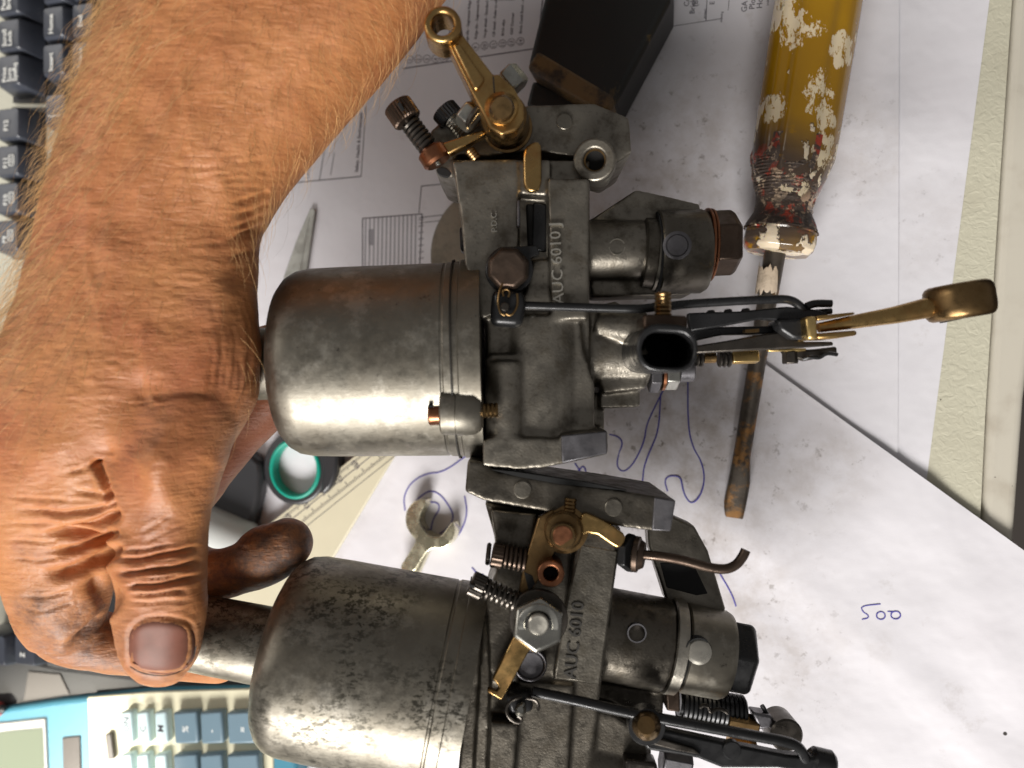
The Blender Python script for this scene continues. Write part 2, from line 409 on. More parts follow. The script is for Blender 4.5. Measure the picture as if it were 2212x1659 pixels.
text('printed_text', 'Safety, Health & Environment', D, 773, 372, hA, 7.5, 85, mink, shA, bold=.02)
text('printed_text', '1954_Elev', D, 1190, 46, hA, 11, 86, mink, shA)
text('printed_text', 'doc.', D, 1200, 22, hA, 9, 86, mink, shA)
for s_, x, y, c in (('01 / 45 / 45', 1442, 52, 5), ('01 / 45 / 45', 1452, 52, 5), ('Brick', 1500, 30, 11), ('Co', 1488, 14, 11), ('(B', 1507, 14, 11), ('project', 1524, 40, 5), ('E', 1543, 10, 10), ('drawing', 1560, 48, 5), ('GA', 1613, 26, 12), ('Plo', 1630, 20, 12), ('Ho', 1646, 18, 12), ('scale', 1660, 12, 5)):
    text('printed_text', s_, D, x, y, hA, c, 86, mink, shA, bold=.005)
# ballpoint on the crumpled sheet
def hC(x, y):
    q = D.p(x, y, 2.0); return 1.6 + wavef(q.x, q.y) + .13
def pen(pts, wpx=3.0, name='pen_line', sm=3):
    pts = chaikin([(a, b, 0) for a, b in pts], sm, False); g = G(); P = []
    for q in pts:
        w = D.p(q.x, q.y, 2.6); P.append(Vector((w.x, w.y, 1.6 + wavef(w.x, w.y) + .13)))
    # resample
    Q = [P[0]]
    for a, b in zip(P, P[1:]):
        n = max(1, int((b - a).length / 1.2))
        for i in range(1, n + 1):
            c = a.lerp(b, i / n); c.z = 1.6 + wavef(c.x, c.y) + .24; Q.append(c)
    k = D.s(pts[0].x); i0 = 0
    hw = wpx * k / 2
    L = []
    for i, c in enumerate(Q):
        t = (Q[min(i + 1, len(Q) - 1)] - Q[max(i - 1, 0)]); t.z = 0; t.normalize(); nrm = Vector((-t.y, t.x, 0))
        m = len(g.v); g.v += [c + nrm * hw, c + Vector((0, 0, .08)), c - nrm * hw]; L.append(m)
    for a, b in zip(L, L[1:]): g.f += [(a, b, b + 1, a + 1), (a + 1, b + 1, b + 2, a + 2)]
    mk(name, g, mpen, shC, smooth=False)
for c in ([(1011, 981), (956, 1021), (921, 1022), (887, 1042), (871, 1074), (875, 1103)],
          [(893, 1090), (900, 1079), (927, 1058), (951, 1068), (972, 1097), (980, 1116), (969, 1140), (943, 1158)],
          [(1003, 1071), (1010, 1111), (995, 1150), (982, 1164), (960, 1180)],
          [(930, 1150), (935, 1120), (950, 1100), (945, 1085), (925, 1085)],
          [(1432, 844), (1410, 888), (1396, 920), (1393, 953), (1369, 1002), (1347, 1021), (1332, 1008), (1336, 981), (1347, 956), (1336, 942), (1317, 938)],
          [(1427, 850), (1423, 931), (1404, 975), (1391, 1008), (1388, 1041)],
          [(1486, 815), (1486, 921), (1497, 968), (1516, 997), (1523, 1036), (1513, 1071), (1495, 1089), (1481, 1074), (1474, 1052), (1471, 1029), (1448, 1026), (1435, 1036), (1442, 1061)],
          [(1555, 1239), (1580, 1281), (1590, 1310)], [(1242, 1000), (1258, 1024), (1246, 1022), (1262, 1002), (1268, 1030)],
          [(1020, 1225), (1032, 1238), (1024, 1250), (1045, 1240)]): pen(c)
pen([(1902, 1304), (1859, 1308.5), (1863, 1321), (1874, 1327), (1876, 1334), (1861, 1337)], 2.6, 'handwriting', 2)
def loop(x, y, rx, ry, extra=()): return [(x + rx * math.cos(a), y + ry * math.sin(a)) for a in [i * math.pi / 6 for i in range(-4, 9)]] + list(extra)
pen(loop(1902, 1329, 9.5, 8.5), 2.6, 'handwriting', 1); pen([(1916, 1320)] + loop(1934, 1328, 10.5, 8.5), 2.6, 'handwriting', 1)
# ================================================================== screwdriver
def screwdriver():
    m = M('amber_handle_plastic', srgb(158, 118, 14), .2)
    m.b.inputs['Subsurface Weight'].default_value = .15; m.b.inputs['Subsurface Radius'].default_value = (.006, .004, .001); m.b.inputs['Coat Weight'].default_value = .15
    m.mix(m.mul(m.mask(m.noise(22, 3), .4, .7), .5), srgb(118, 82, 10))
    # grime band near the ferrule and paint splashes
    c0 = pm(1672, 430, 14); c1 = pm(1640, 560, 14)
    def near(px, py, a, b):
        c = pm(px, py, 14); v = m.N.new('ShaderNodeVectorMath'); v.operation = 'DISTANCE'; m.L.new(m.co2, v.inputs[0]); v.inputs[1].default_value = c; return m.mask(v.outputs['Value'], a * S, b * S)
    geo = m.N.new('ShaderNodeNewGeometry'); m.co2 = geo.outputs['Position']
    nz = m.noise(90, 6, .7, vec=m.co2)
    m.mix(m.mul(near(1655, 440, 34, 19), m.mask(nz, .36, .46)), (.075, .05, .035, 1))
    m.mix(m.mul(near(1640, 440, 27, 10), m.mask(m.noise(150, 4, vec=m.co2), .56, .62)), (.36, .03, .015, 1))
    mp = m.N.new('ShaderNodeMapping'); m.L.new(m.co2, mp.inputs[0]); mp.inputs['Scale'].default_value = (1, .5, 1); mp.inputs['Location'].default_value = (.3, .12, 0); pn = m.noise(88, 5, .62, vec=mp.outputs[0], dist=.2)
    m.mix(m.mask(pn, .555, .57), srgb(212, 196, 170))
    m.mix(m.mul(near(1716, 455, 13, 9), m.mask(nz, .46, .5)), srgb(178, 150, 124))
    for fx, fy, fr in ((1721, 62, 6), (1718, 90, 5), (1758, 73, 5), (1823, 105, 6), (1765, 180, 5), (1762, 210, 6), (1758, 236, 5), (1671, 236, 5), (1783, 262, 4), (1786, 300, 4), (1778, 338, 5), (1700, 10, 5), (1711, 411, 6), (1818, 125, 4)):
        c = pm(fx, fy, 27); v = m.N.new('ShaderNodeVectorMath'); v.operation = 'DISTANCE'; m.L.new(m.co2, v.inputs[0]); v.inputs[1].default_value = c
        m.mix(m.mask(m.mul(m.mask(v.outputs['Value'], fr * 1.65 * S, 0), m.mask(m.noise(260, 6, .8, vec=mp.outputs[0]), .38, .62)), .26, .29), srgb(206, 190, 160))
    m.bump(m.mask(pn, .545, .58), .5); m.bump(m.mul(near(1660, 440, 24, 12), nz), 1.2)
    a, b = (1791, -150, 16), (1679, 548, 16)
    A, E = D.p(*a), D.p(*b)
    t = thing('screwdriver', 'old screwdriver with paint-spattered amber plastic handle and rusty blade', 'screwdriver', D.p(1680, 540, 0))
    # fluted handle
    L = []; g = G(); ax = E - A; k = D.s(1710, 16)
    prof = [(0, 91), (.3, 91), (.66, 89), (.71, 87), (.76, 77), (.81, 64), (.85, 58), (.88, 60), (.91, 70), (.94, 78), (.965, 79), (.985, 76), (1, 66)]
    fine = []
    for i in range(len(prof) - 1):
        for j in range(6):
            q = j / 6; fine.append((prof[i][0] + (prof[i + 1][0] - prof[i][0]) * q, prof[i][1] + (prof[i + 1][1] - prof[i][1]) * q))
    fine.append(prof[-1])
    for tt, r in fine:
        ids = g.ring(A + ax * tt, ax, 1, 96); c = A + ax * tt
        fl = 0.07 if tt < .72 else (.07 * max(0, (.8 - tt) / .08) if tt < .93 else .0)
        for j, i in enumerate(ids):
            an = j / 96 * 2 * math.pi; rr = r * k * (1 - fl * max(0, math.cos(an * 6)) ** 2)
            if tt > .93: rr *= 1 - .05 * abs(math.cos(an * 4))
            if .845 < tt < .925: rr *= 1 + .02 * math.cos(tt * 900)
            g.v[i] = c + (g.v[i] - c) * rr
        L.append(ids)
    for i in range(len(L) - 1): g.bridge(L[i], L[i + 1])
    g.f.append(tuple(reversed(L[0]))); g.f.append(tuple(L[-1]))
    mk('handle', g, m.m, t)
    ms = metal('rusty_blade_steel', (.10, .085, .07, 1), (.035, .025, .02, 1), .42, .6, .06, .8, light=(.40, .19, .05, 1), sc=90)
    g = G(); p0 = D.p(1675, 540, 16); p1 = D.p(1600, 1000, 5)
    g.lathe(p0, p1, [(0, 23 * k), (.5, 19 * k), (1, 19 * k)], 32)
    mk('shaft', g, ms, t)
    g = G()
    secs = [((1602, 985), 5, 19, 3.4), ((1597, 1040), 4.0, 24, 2.6), ((1588, 1085), 3.2, 25, 1.3), ((1584, 1118), 2.8, 22, .7)]
    rings = []
    for (x, y), h, hw, th in secs:
        c = D.p(x, y, h); i0 = len(g.v); sx = Vector((1, -.12, 0)).normalized()
        for q in range(16):
            an = q / 16 * 2 * math.pi; ca, sa = math.cos(an), math.sin(an)
            sg = lambda z, e: math.copysign(abs(z) ** e, z)
            g.v.append(c + sx * (sg(ca, .5) * hw * k) + Vector((0, 0, sg(sa, .5) * th)))
        rings.append(list(range(i0, i0 + 16)))
    for i in range(3): g.bridge(rings[i], rings[i + 1])
    g.f.append(tuple(reversed(rings[0]))); g.f.append(tuple(rings[-1]))
    mk('blade', g, ms, t)
    g = G(); sa, sb = D.p(1662, 578, 15.8), D.p(1655, 632, 15); sax = sb - sa; L = []
    for t_ in (0, .1, .5, .9, 1):
        ids = g.ring(sa + sax * t_, sax, 1, 40); c = sa + sax * t_
        for j, i in enumerate(ids):
            off = (t_ - .5) * .7 * mnoise.noise(Vector((j * .55, t_ > .5, 0))) * sax.length; g.v[i] = c + (g.v[i] - c) * (22.0 * k if t_ in (0, 1) else 23.0 * k) + sax.normalized() * off
        L.append(ids)
    for i in range(4): g.bridge(L[i], L[i + 1])
    mk('paint_splash', g, metal('cream_paint', srgb(200, 182, 160), (.2, .15, .1, 1), .6, .6, .2, 0.0), t)
    # crust of old paint and grease round the neck
    mc = M('paint_and_grease_crust', (.06, .04, .03, 1), .6); mc.mix(mc.mask(mc.noise(170, 6, .7), .54, .60), (.30, .035, .015, 1)); mc.mix(mc.mul(mc.mask(mc.noise(230, 6, .75), .52, .6), .8), srgb(196, 170, 142)); mc.mix(mc.mul(mc.mask(mc.noise(120, 5, .7), .5, .62), .7), (.035, .025, .02, 1)); mc.bump(mc.noise(500, 5, .7), .5)
    g = G(); L = []
    for q in range(61):
        tt = .655 + q / 60 * .275
        r = np.interp(tt, [p_[0] for p_ in prof], [p_[1] for p_ in prof]); ids = g.ring(A + ax * tt, ax, 1, 120); c = A + ax * tt
        for j, i in enumerate(ids):
            d_ = g.v[i] - c; an = math.atan2(d_.z, d_.x); nzv = mnoise.fractal(Vector((d_.x * 2.2, tt * 26, d_.z * 2.2)), 1.0, 2.0, 5)
            left = (-d_.x + .15) * .9; low = (tt - .80) * 9
            cov = left * .6 + low + nzv * .9; rr = r * k * (1 + min(.05, max(-.05, cov * .06)) + .012 * math.sin(tt * 700) * (cov > 0))
            g.v[i] = c + d_ * rr
        L.append(ids)
    for i in range(60): g.bridge(L[i], L[i + 1])
    mk('crust', g, mc.m, t)
screwdriver()
# ================================================================== black handle block with tan end
def black_block():
    m = M('chipped_black_paint', (.008, .008, .007, 1), .5); m.mix(m.mul(m.mask(m.noise(38, 6, .75, dist=.8), .60, .66), .7), (.10, .065, .02, 1)); m.bump(m.noise(60, 5), .3)
    mw = M('bare_stained_wood', (.17, .10, .035, 1), .5); mw.mix(mw.mask(mw.noise(80, 6, .7), .42, .6), (.035, .022, .012, 1)); mw.bump(mw.noise(90, 5), .3)
    t = thing('tool_handle', 'black painted wooden tool handle with worn tan end, behind the brass lever', 'handle', D.p(1300, 100, 0))
    h1 = 26
    g = G(); g.prism(D, [(1138, 143), (1195, -90), (1450, -120), (1448, 0), (1325, 232), (1262, 215)], h1, 2)
    mk('painted_body', g, m.m, t, bevel=2.5, seg=4)
    g = G(); g.prism(D, [(1136, 146), (1160, 104), (1330, 205), (1322, 240), (1290, 236)], h1 + .35, 6)
    mk('worn_end', g, mw.m, t, bevel=1.8, seg=3)
    g = G(); g.prism(D, [(1150, 172), (1300, 232), (1290, 290), (1135, 230)], 14, 3)
    mk('shank', g, m.m, t, bevel=1.5)
black_block()
# ================================================================== spanner, ruler, scissors, blade, disc
def spanner():
    t = thing('open_end_spanner', 'shiny chrome open-ended spanner lying on the pen-marked sheet', 'spanner', D.p(920, 1150, 4))
    jaw = [(916, 1078), (898, 1080), (883, 1093), (875, 1112), (876, 1136), (886, 1154), (900, 1168), (886, 1190), (860, 1230), (880, 1240), (895, 1236), (918, 1196), (934, 1184), (958, 1186), (975, 1172), (984, 1150), (978, 1124), (966, 1140), (952, 1161), (922, 1158), (904, 1130), (908, 1108), (922, 1086)]
    g = G(); g.prism(D, chaikin(jaw, 1) and [tuple(q) for q in chaikin(jaw, 1)], 10.0, 3.2); mk('jaw', g, MT['chrome'], t, bevel=2.6, seg=6)
    g = G(); g.prism(D, [(905, 1170), (930, 1180), (800, 1470), (772, 1458)], 9.2, 4.6); mk('shank', g, MT['chrome'], t, bevel=1.2, seg=4)
spanner()
def ruler():
    m = plastic('cream_ruler_plastic', srgb(214, 206, 180), .4)
    t = thing('scale_ruler', 'cream plastic scale ruler with wedge-shaped body lying beside the teal scissors handle', 'ruler', D.p(700, 1150, 4))
    p = lambda x, y: (x, y)
    a, b = Vector((905, 930)), Vector((400, 1332)); d = (b - a).normalized(); n = Vector((-d.y, d.x)) * -1
    # width 95 px, running lower-left
    w_ = 84
    q = lambda s_, o: tuple(a + d * s_ + n * o)
    L = (b - a).length
    g = G(); g.prism(D, [q(0, -44), q(L, -44), (560, 1470), (852, 985), (880, 930)], 5.6, 3.9); mk('ruler_body', g, m, t, bevel=.5)
    g = G()
    for i in range(150):
        s_ = 10 + i * 4.6; ln = 13 if i % 10 == 0 else (9 if i % 5 == 0 else 6)
        for o, sg in ((-38, 1), (0, -1)):
            A = q(s_, o); Bq = q(s_, o + sg * ln); Cq = q(s_ + 1.3, o + sg * ln); E = q(s_ + 1.3, o); g.prism(D, [A, Bq, Cq, E], 5.72, 5.5)
    g.prism(D, [q(0, -22), q(L, -22), q(L, -20.5), q(0, -20.5)], 5.72, 5.5); g.prism(D, [q(0, 10), q(L, 10), q(L, 11), q(0, 11)], 5.73, 5.5)
    mk('scale_marks', g, mink, t, smooth=False, kind='stuff')
    for i in range(13): x, y = q(56 + i * 46, -16); text('printed_number', str(180 - i * 10), D, x, y, 5.7, 11, 138, mink, t)
ruler()
def scissors():
    mb = plastic('black_grip_plastic', (.03, .03, .033, 1), .35); mt_ = plastic('teal_rubber', srgb(0, 150, 128), .45)
    t = thing('scissors', 'scissors with black and teal loop handle lying under the ruler', 'scissors', D.p(635, 1010, 0))
    def loopring(cx, cy, rx, ry, wdt, h1, h0, mat, nm, hole=True):
        k = D.s(cx, h1); g = G(); c = D.p(cx, cy, h1); n = 48; ri = []
        for (kx, ky, dz) in ((rx, ry, 0), (rx - wdt, ry - wdt, 0), (rx - wdt, ry - wdt, h0 - h1), (rx, ry, h0 - h1)):
            i0 = len(g.v)
            for j in range(n):
                a = 2 * math.pi * j / n; g.v.append(c + Vector((math.cos(a) * kx * k, math.sin(a) * ky * k, dz)))
            ri.append(list(range(i0, i0 + n)))
        for i in range(4): g.bridge(ri[i], ri[(i + 1) % 4])
        mk(nm, g, mat, t, bevel=1.6, seg=4)
    loopring(636, 1012, 78, 80, 20, 6.5, 1.5, mb, 'loop')
    loopring(635, 1013, 62, 66, 10, 7.2, 1.2, mt_, 'loop_lining')
    g = G(); g.prism(D, [(478, 960), (560, 985), (566, 1040), (530, 1190), (480, 1300), (420, 1290)], 8.5, 1, sm=1); mk('grip', g, mb, t, bevel=2)
    g = G(); g.prism(D, [(670, 940), (730, 960), (725, 1040), (688, 1080), (700, 1000)], 9, 1, sm=1); mk('grip', g, mb, t, bevel=2)
scissors()
ms_ = metal('dull_blade_steel', (.34, .335, .31, 1), (.2, .19, .17, 1), .38, .4, .01, .9)
t = thing('knife_blade', 'pointed grey steel blade lying on the drawing beside the wrist', 'blade', D.p(650, 560, 1))
g = G(); g.prism(D, [(670, 450), (679, 449), (681, 458), (655, 640), (600, 700), (612, 600), (640, 520)], 2.6, 1.2); mk('cutting_blade', g, ms_, t, bevel=.3)
g = G(); g.prism(D, [(663, 470), (668, 470), (640, 640), (632, 640)], 2.75, 2.5); mk('blade_ridge', g, ms_, t, bevel=.1)
t = thing('metal_disc', 'tarnished round metal disc half hidden behind the upper carburettor', 'disc', D.p(1010, 500, 1))
md = metal('tarnished_disc_metal', (.24, .22, .18, 1), (.13, .115, .09, 1), .45, .5, .03, .85)
g = G(); g.post(D, 1072, 545, 7, 1.2, 152, 72, ch=3); mk('plate', g, md, t)
g = G(); g.washer(D, 1072, 545, 8.4, 6.8, 60, 50, 72); mk('raised_rim', g, md, t)
# ================================================================== keyboard
def keyboard():
    mcase = M('silver_keyboard_case', srgb(176, 174, 160), .38, .35); mcase.bump(mcase.noise(420, 3), .1); mcase.mix(mcase.mul(mcase.mask(mcase.noise(160, 4), .6, .7), .4), srgb(235, 232, 215))
    mwell = plastic('black_keyboard_well', (.018, .018, .02, 1), .5)
    mkey = M('black_key_plastic', (.045, .05, .065, 1), .3); mkey.bump(mkey.noise(900, 2), .03); mkey.mix(mkey.mul(mkey.mask(mkey.noise(200, 5), .55, .75), .3), (.12, .115, .11, 1))
    mleg = M('white_key_print', (.75, .75, .72, 1), .5).m
    t = thing('keyboard', 'dusty black and silver computer keyboard beneath the forearm', 'keyboard', D.p(100, 400, 0))
    g = G(); g.prism(D, [(-260, -300), (128, -300), (128, 1560), (-260, 1560)], 8, 0); mk('case', g, mcase.m, t, bevel=2, seg=3)
    g = G(); g.prism(D, [(98, -300), (520, -300), (480, 330), (420, 1500), (98, 1500)], 8.5, .5); mk('key_well', g, mwell, t, bevel=1.2)
    g = G(); g.prism(D, [(28, -260), (98, -260), (98, 222), (28, 222)], 9, 8.2); mk('key_slot', g, mwell, t)
    g = G(); g.prism(D, [(26, 232), (98, 232), (98, 560), (26, 560)], 9, 8.2); mk('key_slot', g, mwell, t)
    g = G(); g.prism(D, [(98, 215), (150, 225), (135, 620), (98, 620)], 11, 8.2); mk('divider', g, mcase.m, t, bevel=1)
    def key(cx, cy, w_, d_, leg, box=None, h=12):
        c0 = D.p(cx, cy, 9); hw, hd = w_ / 2, d_ / 2; g = G()
        lv = [(0, 0, 0), (.45, 1.2, .6), (.92, 2.3, 1.4), (1.0, 3.0, 2.1)]
        L = []
        for f_, ix, iy in lv:
            i0 = len(g.v); n = 0
            for sx, sy in ((1, 1), (-1, 1), (-1, -1), (1, -1)):
                for q in range(3):
                    a = math.radians({(1, 1): 0, (-1, 1): 90, (-1, -1): 180, (1, -1): 270}[(sx, sy)] + q * 45)
                    rr = 1.2
                    g.v.append(c0 + Vector((sx * (hw - ix - rr) + rr * math.cos(a), sy * (hd - iy - rr) + rr * math.sin(a), h * f_))); n += 1
            L.append(list(range(i0, i0 + n)))
        for i in range(3): g.bridge(L[i], L[i + 1])
        i0 = len(g.v); g.v.append(c0 + Vector((0, 0, h * .93)))
        for j in range(12): g.f.append((L[-1][j], L[-1][(j + 1) % 12], i0))
        ko = mk('key', g, mkey.m, t, ang=50)
        rootloc[ko.name] = rootloc[t.name]
        top = c0 + Vector((0, 0, h + .03)); d = CAM - top
        def place(s_, dx, dy, cap):
            # dx, dy in mm on the key top
            q = top + Vector((dx, dy, 0)); v = q - CAM; zc = -v.dot(B); px = CX + v.dot(R) / zc * FPX; py = CY - v.dot(U) / zc * FPX
            return text('legend', s_, D, px, py, 9 + h + .03, cap / D.s(px, 9 + h), 90, mleg, ko, bold=.015)
        for k_, s_ in enumerate(leg): place(s_, (-1.2 if len(leg) > 1 else 0) + k_ * 3.0, -5.4 if len(s_) > 3 else -3.5, 2.5)
        if box:
            g = G(); T = top + Vector((2.2, 0, -.05))
            for a_, b_ in (((-1.6, -2.6), (1.6, -2.2)), ((-1.6, 2.2), (1.6, 2.6)), ((-1.6, -2.6), (-1.1, 2.6)), ((1.1, -2.6), (1.6, 2.6)), ((-.2, -1.6), (.2, 1.6))):
                i0 = len(g.v)
                for zz in (.08, 0):
                    for x, y in ((a_[0], a_[1]), (b_[0], a_[1]), (b_[0], b_[1]), (a_[0], b_[1])): g.v.append(T + Vector((x, y, zz)))
                g.f += [(i0, i0 + 1, i0 + 2, i0 + 3)] + [(i0 + j, i0 + (j + 1) % 4, i0 + 4 + (j + 1) % 4, i0 + 4 + j) for j in range(4)]
            mk('legend_icon', g, mleg, ko, smooth=False)
    for cx, cy, leg, bx in ((64, 22, ('Pause', 'Break'), 0), (66, 98, ('Scroll', 'Lock'), 0), (66, 173, ('Print', 'Scrn', 'SysRq'), 0), (65, 284, ('F12',), 0), (64, 362, ('F11',), 1), (64, 440, ('F10',), 1), (62, 519, ('F9',), 1),
                            (160, -4, ('Num', ), 0), (160, 72, ('Home',), 0), (222, 66, ('End',), 0), (160, 150, ('Insert',), 0), (222, 146, ('Delete',), 0), (222, -12, ('PgDn',), 0), (285, 60, ('/',), 0), (285, -18, ('7',), 0), (165, 255, ('{', '['), 0), (36, 1386, ('|', ), 0), (100, 1386, ('Z',), 0)):
        key(cx, cy, 17.6 if cx < 100 else 16.6, 17.2, leg, bx)
    g = G(); g.post(D, 14, 520, 9.2, 7.9, 19, 32, ch=2); mk('indicator_button', g, MT['steel'], t)
keyboard()
# ================================================================== calculator
def calculator():
    mblue = plastic('blue_calculator_case', srgb(74, 138, 160), .35); mcream = plastic('cream_calculator_panel', srgb(232, 226, 196), .4)
    mk1 = plastic('slate_calculator_key', srgb(112, 136, 150), .4); mk2 = plastic('pale_calculator_key', srgb(200, 222, 226), .4)
    mlcd = M('grey_display', srgb(120, 128, 112), .15).m; mfr = plastic('grey_display_frame', srgb(176, 178, 176), .4); mdk = plastic('solar_strip', (.06, .05, .045, 1), .3)
    mleg = M('pale_key_print', (.8, .82, .8, 1), .5).m
    t = thing('calculator', 'blue and cream pocket calculator with slate keys at the bottom left corner', 'calculator', D.p(200, 1600, 0))
    g = G(); g.prism(D, [(-120, 1548), (120, 1512), (330, 1488), (560, 1484), (640, 1500), (640, 1900), (-120, 1900)], 12, 0); mk('case', g, mblue, t, bevel=2.5, seg=4)
    g = G(); g.prism(D, [(188, 1506), (330, 1494), (590, 1486), (590, 1900), (203, 1900)], 12.8, 11.5); mk('key_panel', g, mcream, t, bevel=.8)
    g = G(); g.prism(D, [(0, 1562), (98, 1551), (112, 1900), (-60, 1900), (-60, 1568)], 12.9, 11.5); mk('display_frame', g, mfr, t, bevel=.6)
    g = G(); g.prism(D, [(12, 1580), (92, 1572), (100, 1760), (-40, 1760), (-30, 1586)], 13.1, 12); mk('display', g, mlcd, t, bevel=.2)
    g = G(); g.prism(D, [(134, 1594), (172, 1590), (178, 1760), (138, 1760)], 12.6, 11.8); mk('solar_cell', g, mdk, t, bevel=.3)
    for row, y0, y1 in ((0, 1536, 1606), (1, 1628, 1700)):
        for i, (x0, x1) in enumerate(((258, 283), (294, 319), (332, 358), (373, 424), (431, 478), (489, 556))):
            mm = mk2 if i < 3 else mk1
            g = G(); g.prism(D, [(x0, y0 + 4), (x1, y0), (x1 + 4, y1), (x0 + 4, y1 + 2)], 17.5, 12.9)
            k_ = mk('key', g, mm, t, bevel=1.0, seg=3)
            s_ = (('ON', 'C', 'M', '%', '-', '='), ('7', '8', '9', '4', '+', '6'))[row][i]
            text('legend', s_, D, (x0 + x1) / 2 + 8, (y0 + y1) / 2 + 12, 17.55, 15, 90, mleg if i >= 3 else mink, k_, bold=.01)
    g = G(); g.prism(D, [(226, 1586), (240, 1584), (246, 1640), (232, 1642)], 15, 12.9); mk('slide_switch', g, mdk, t, bevel=.5)
calculator()
mtray = plastic('dark_grey_tray_plastic', (.05, .05, .05, 1), .35)
t = thing('pen_tray', 'dark grey plastic tray between the keyboard and the calculator', 'tray', D.p(250, 1460, 0))
g = G(); g.prism(D, [(-60, 1395), (120, 1440), (300, 1462), (560, 1452), (600, 1480), (560, 1500), (200, 1505), (-60, 1545)], 9, .5); mk('tray_rim', g, mtray, t, bevel=2, seg=3)
g = G(); g.prism(D, [(60, 1450), (130, 1456), (150, 1500), (50, 1515)], 9.6, 8.8); mk('tray_pocket', g, plastic('worn_grey', (.10, .09, .08, 1), .5), t, bevel=1)
t = thing('red_pen', 'end of a red pen beside the blue calculator at the left edge', 'pen', D.p(-5, 1540, 9))
g = G(); g.lathe(D.p(-60, 1535, 13), D.p(4, 1531, 13), [(0, 3.4), (.9, 3.4), (1, 2.4)], 20); mk('barrel', g, plastic('red_plastic', (.5, .02, .01, 1), .3), t)
g = G(); g.lathe(D.p(4, 1531, 13), D.p(11, 1531, 13), [(0, 2.3), (1, 1.0)], 16); mk('tip', g, mtray, t)
mclr = plastic('milky_plastic', (.62, .64, .62, 1), .2)
t = thing('glue_tube', 'pale glossy plastic tube on the desk behind the thumb', 'tube', D.p(500, 1170, 3))
g = G(); g.lathe(D.p(400, 1120, 9), D.p(560, 1190, 9), [(0, 10.5), (.8, 10.5), (.93, 7.5), (1, 4)], 36); mk('tube_body', g, mclr, t)
g = G(); g.lathe(D.p(560, 1190, 9), D.p(586, 1202, 9), [(0, 4.4), (1, 3.6)], 24); mk('cap', g, mtray, t)
# ================================================================== carburettors
def casting(name, g, mat, par, voxel=.52, it=15):
    o = mk(name, g, mat, par)
    m = o.modifiers.new('fuse', 'REMESH'); m.mode = 'VOXEL'; m.voxel_size = voxel * S; m.use_smooth_shade = True
    m = o.modifiers.new('soften', 'SMOOTH'); m.factor = .5; m.iterations = it
    return o
def P(par, name, mat, fn, bevel=0.0, **k):
    g = G(); fn(g); return mk(name, g, mat, par, bevel=bevel, **k)
def spring(par, a, b, Rr, r, turns, mat='steel_dark', name='spring'): return P(par, name, MT[mat], lambda g: g.helix(H, a, b, Rr, r, turns))
def thread(g, a, b, r, n):
    A, E = H.p(*a), H.p(*b); k = H.s(a[0], a[2]); prof = []
    for i in range(n): prof += [(i / n, r * k * .86), ((i + .5) / n, r * k)]
    prof.append((1, r * k * .86)); g.lathe(A, E, prof, 24)
def dashpot(par, A, E, prof, mat, nm='suction_chamber'):
    g = G(); a, b = H.p(*A), H.p(*E); k = H.s(0, 0)
    g.lathe(a, b, [(t, r * k) for t, r in prof], 128); return mk(nm, g, mat, par, ang=25)
# ---- upper carburettor
c1 = thing('carburettor', 'upper carburettor marked AUC 6010 J with tall brass throttle lever at its top', 'carburettor', H.p(1150, 700, 0), 'pair of carburettors held by the hand')
dprof = [(-.24, 78), (-.01, 78), (0, 84), (.004, 120), (.012, 148), (.03, 170), (.06, 186), (.10, 196), (.16, 201), (.30, 203), (.82, 206.5)]
dashpot(c1, (612, 785, 0), (1045, 775, 0), dprof + [(.826, 205), (.832, 205), (.838, 207.5), (.90, 209), (.905, 212), (1, 214)], MT['dash1'])
g = G(); g.cyl(H, (988, 776.5, 0), (991, 776.4, 0), 213.2, seg=128); mk('joint_line', g, MT['engrave'], c1)
g = G()
g.prism(H, [(975, 343), (1275, 345), (1273, 700), (1275, 948), (1048, 952), (1047, 700), (1030, 620), (1006, 565), (995, 470)], 13, -22)
g.prism(H, [(976, 345), (1116, 342), (1120, 420), (1118, 600), (1125, 660), (1040, 690), (1004, 570), (996, 480)], 18, 5)
g.prism(H, [(1184, 385), (1274, 385), (1274, 652), (1268, 690), (1192, 692)], 18.5, 5)
g.prism(H, [(1110, 343), (1190, 343), (1188, 424), (1120, 418)], 17.3, 5)
g.prism(H, [(1150, 560), (1190, 560), (1190, 690), (1120, 690)], 16.5, 5)
g.prism(H, [(1052, 690), (1252, 690), (1262, 760), (1285, 830), (1284, 945), (1052, 945)], 15.5, 5)
g.prism(H, [(929, 283), (952, 262), (1060, 236), (1150, 226), (1283, 222), (1359, 253), (1365, 330), (1322, 358), (1280, 345), (1150, 325), (1050, 338), (985, 335), (975, 384), (948, 374), (930, 340)], 11, -24)
g.prism(H, chaikin([(1050, 764), (1138, 764), (1138, 945), (1050, 945)], 0) and [(1050, 772), (1062, 764), (1124, 764), (1138, 778), (1138, 945), (1050, 945)], 18, 8)
g.cyl(H, (1092, 780, 15), (1092, 950, 15), 44)
g.cyl(H, (1168, 690, 2.5), (1168, 945, 2.5), 112)
g.prism(H, [(1043, 950), (1060, 944), (1210, 948), (1212, 938), (1313, 928), (1314, 982), (1230, 1000), (1170, 1012), (1120, 1015), (1043, 1008)], 21, -22)
g.prism(H, [(1250, 668), (1330, 650), (1395, 690), (1396, 840), (1305, 850), (1285, 800), (1262, 750)], 9, -15)
g.cyl(H, (1262, 765, 2), (1398, 765, 2), 70); g.cyl(H, (1290, 700, 8), (1395, 715, 12), 26, 40)
g.cyl(H, (1262, 541, -1), (1392, 541, -1), 63); g.prism(H, [(1276, 592), (1500, 596), (1496, 636), (1278, 642)], -1, -14)
g.prism(H, [(1272, 476), (1374, 409), (1415, 417), (1513, 440), (1515, 500), (1280, 500)], 1, -9)
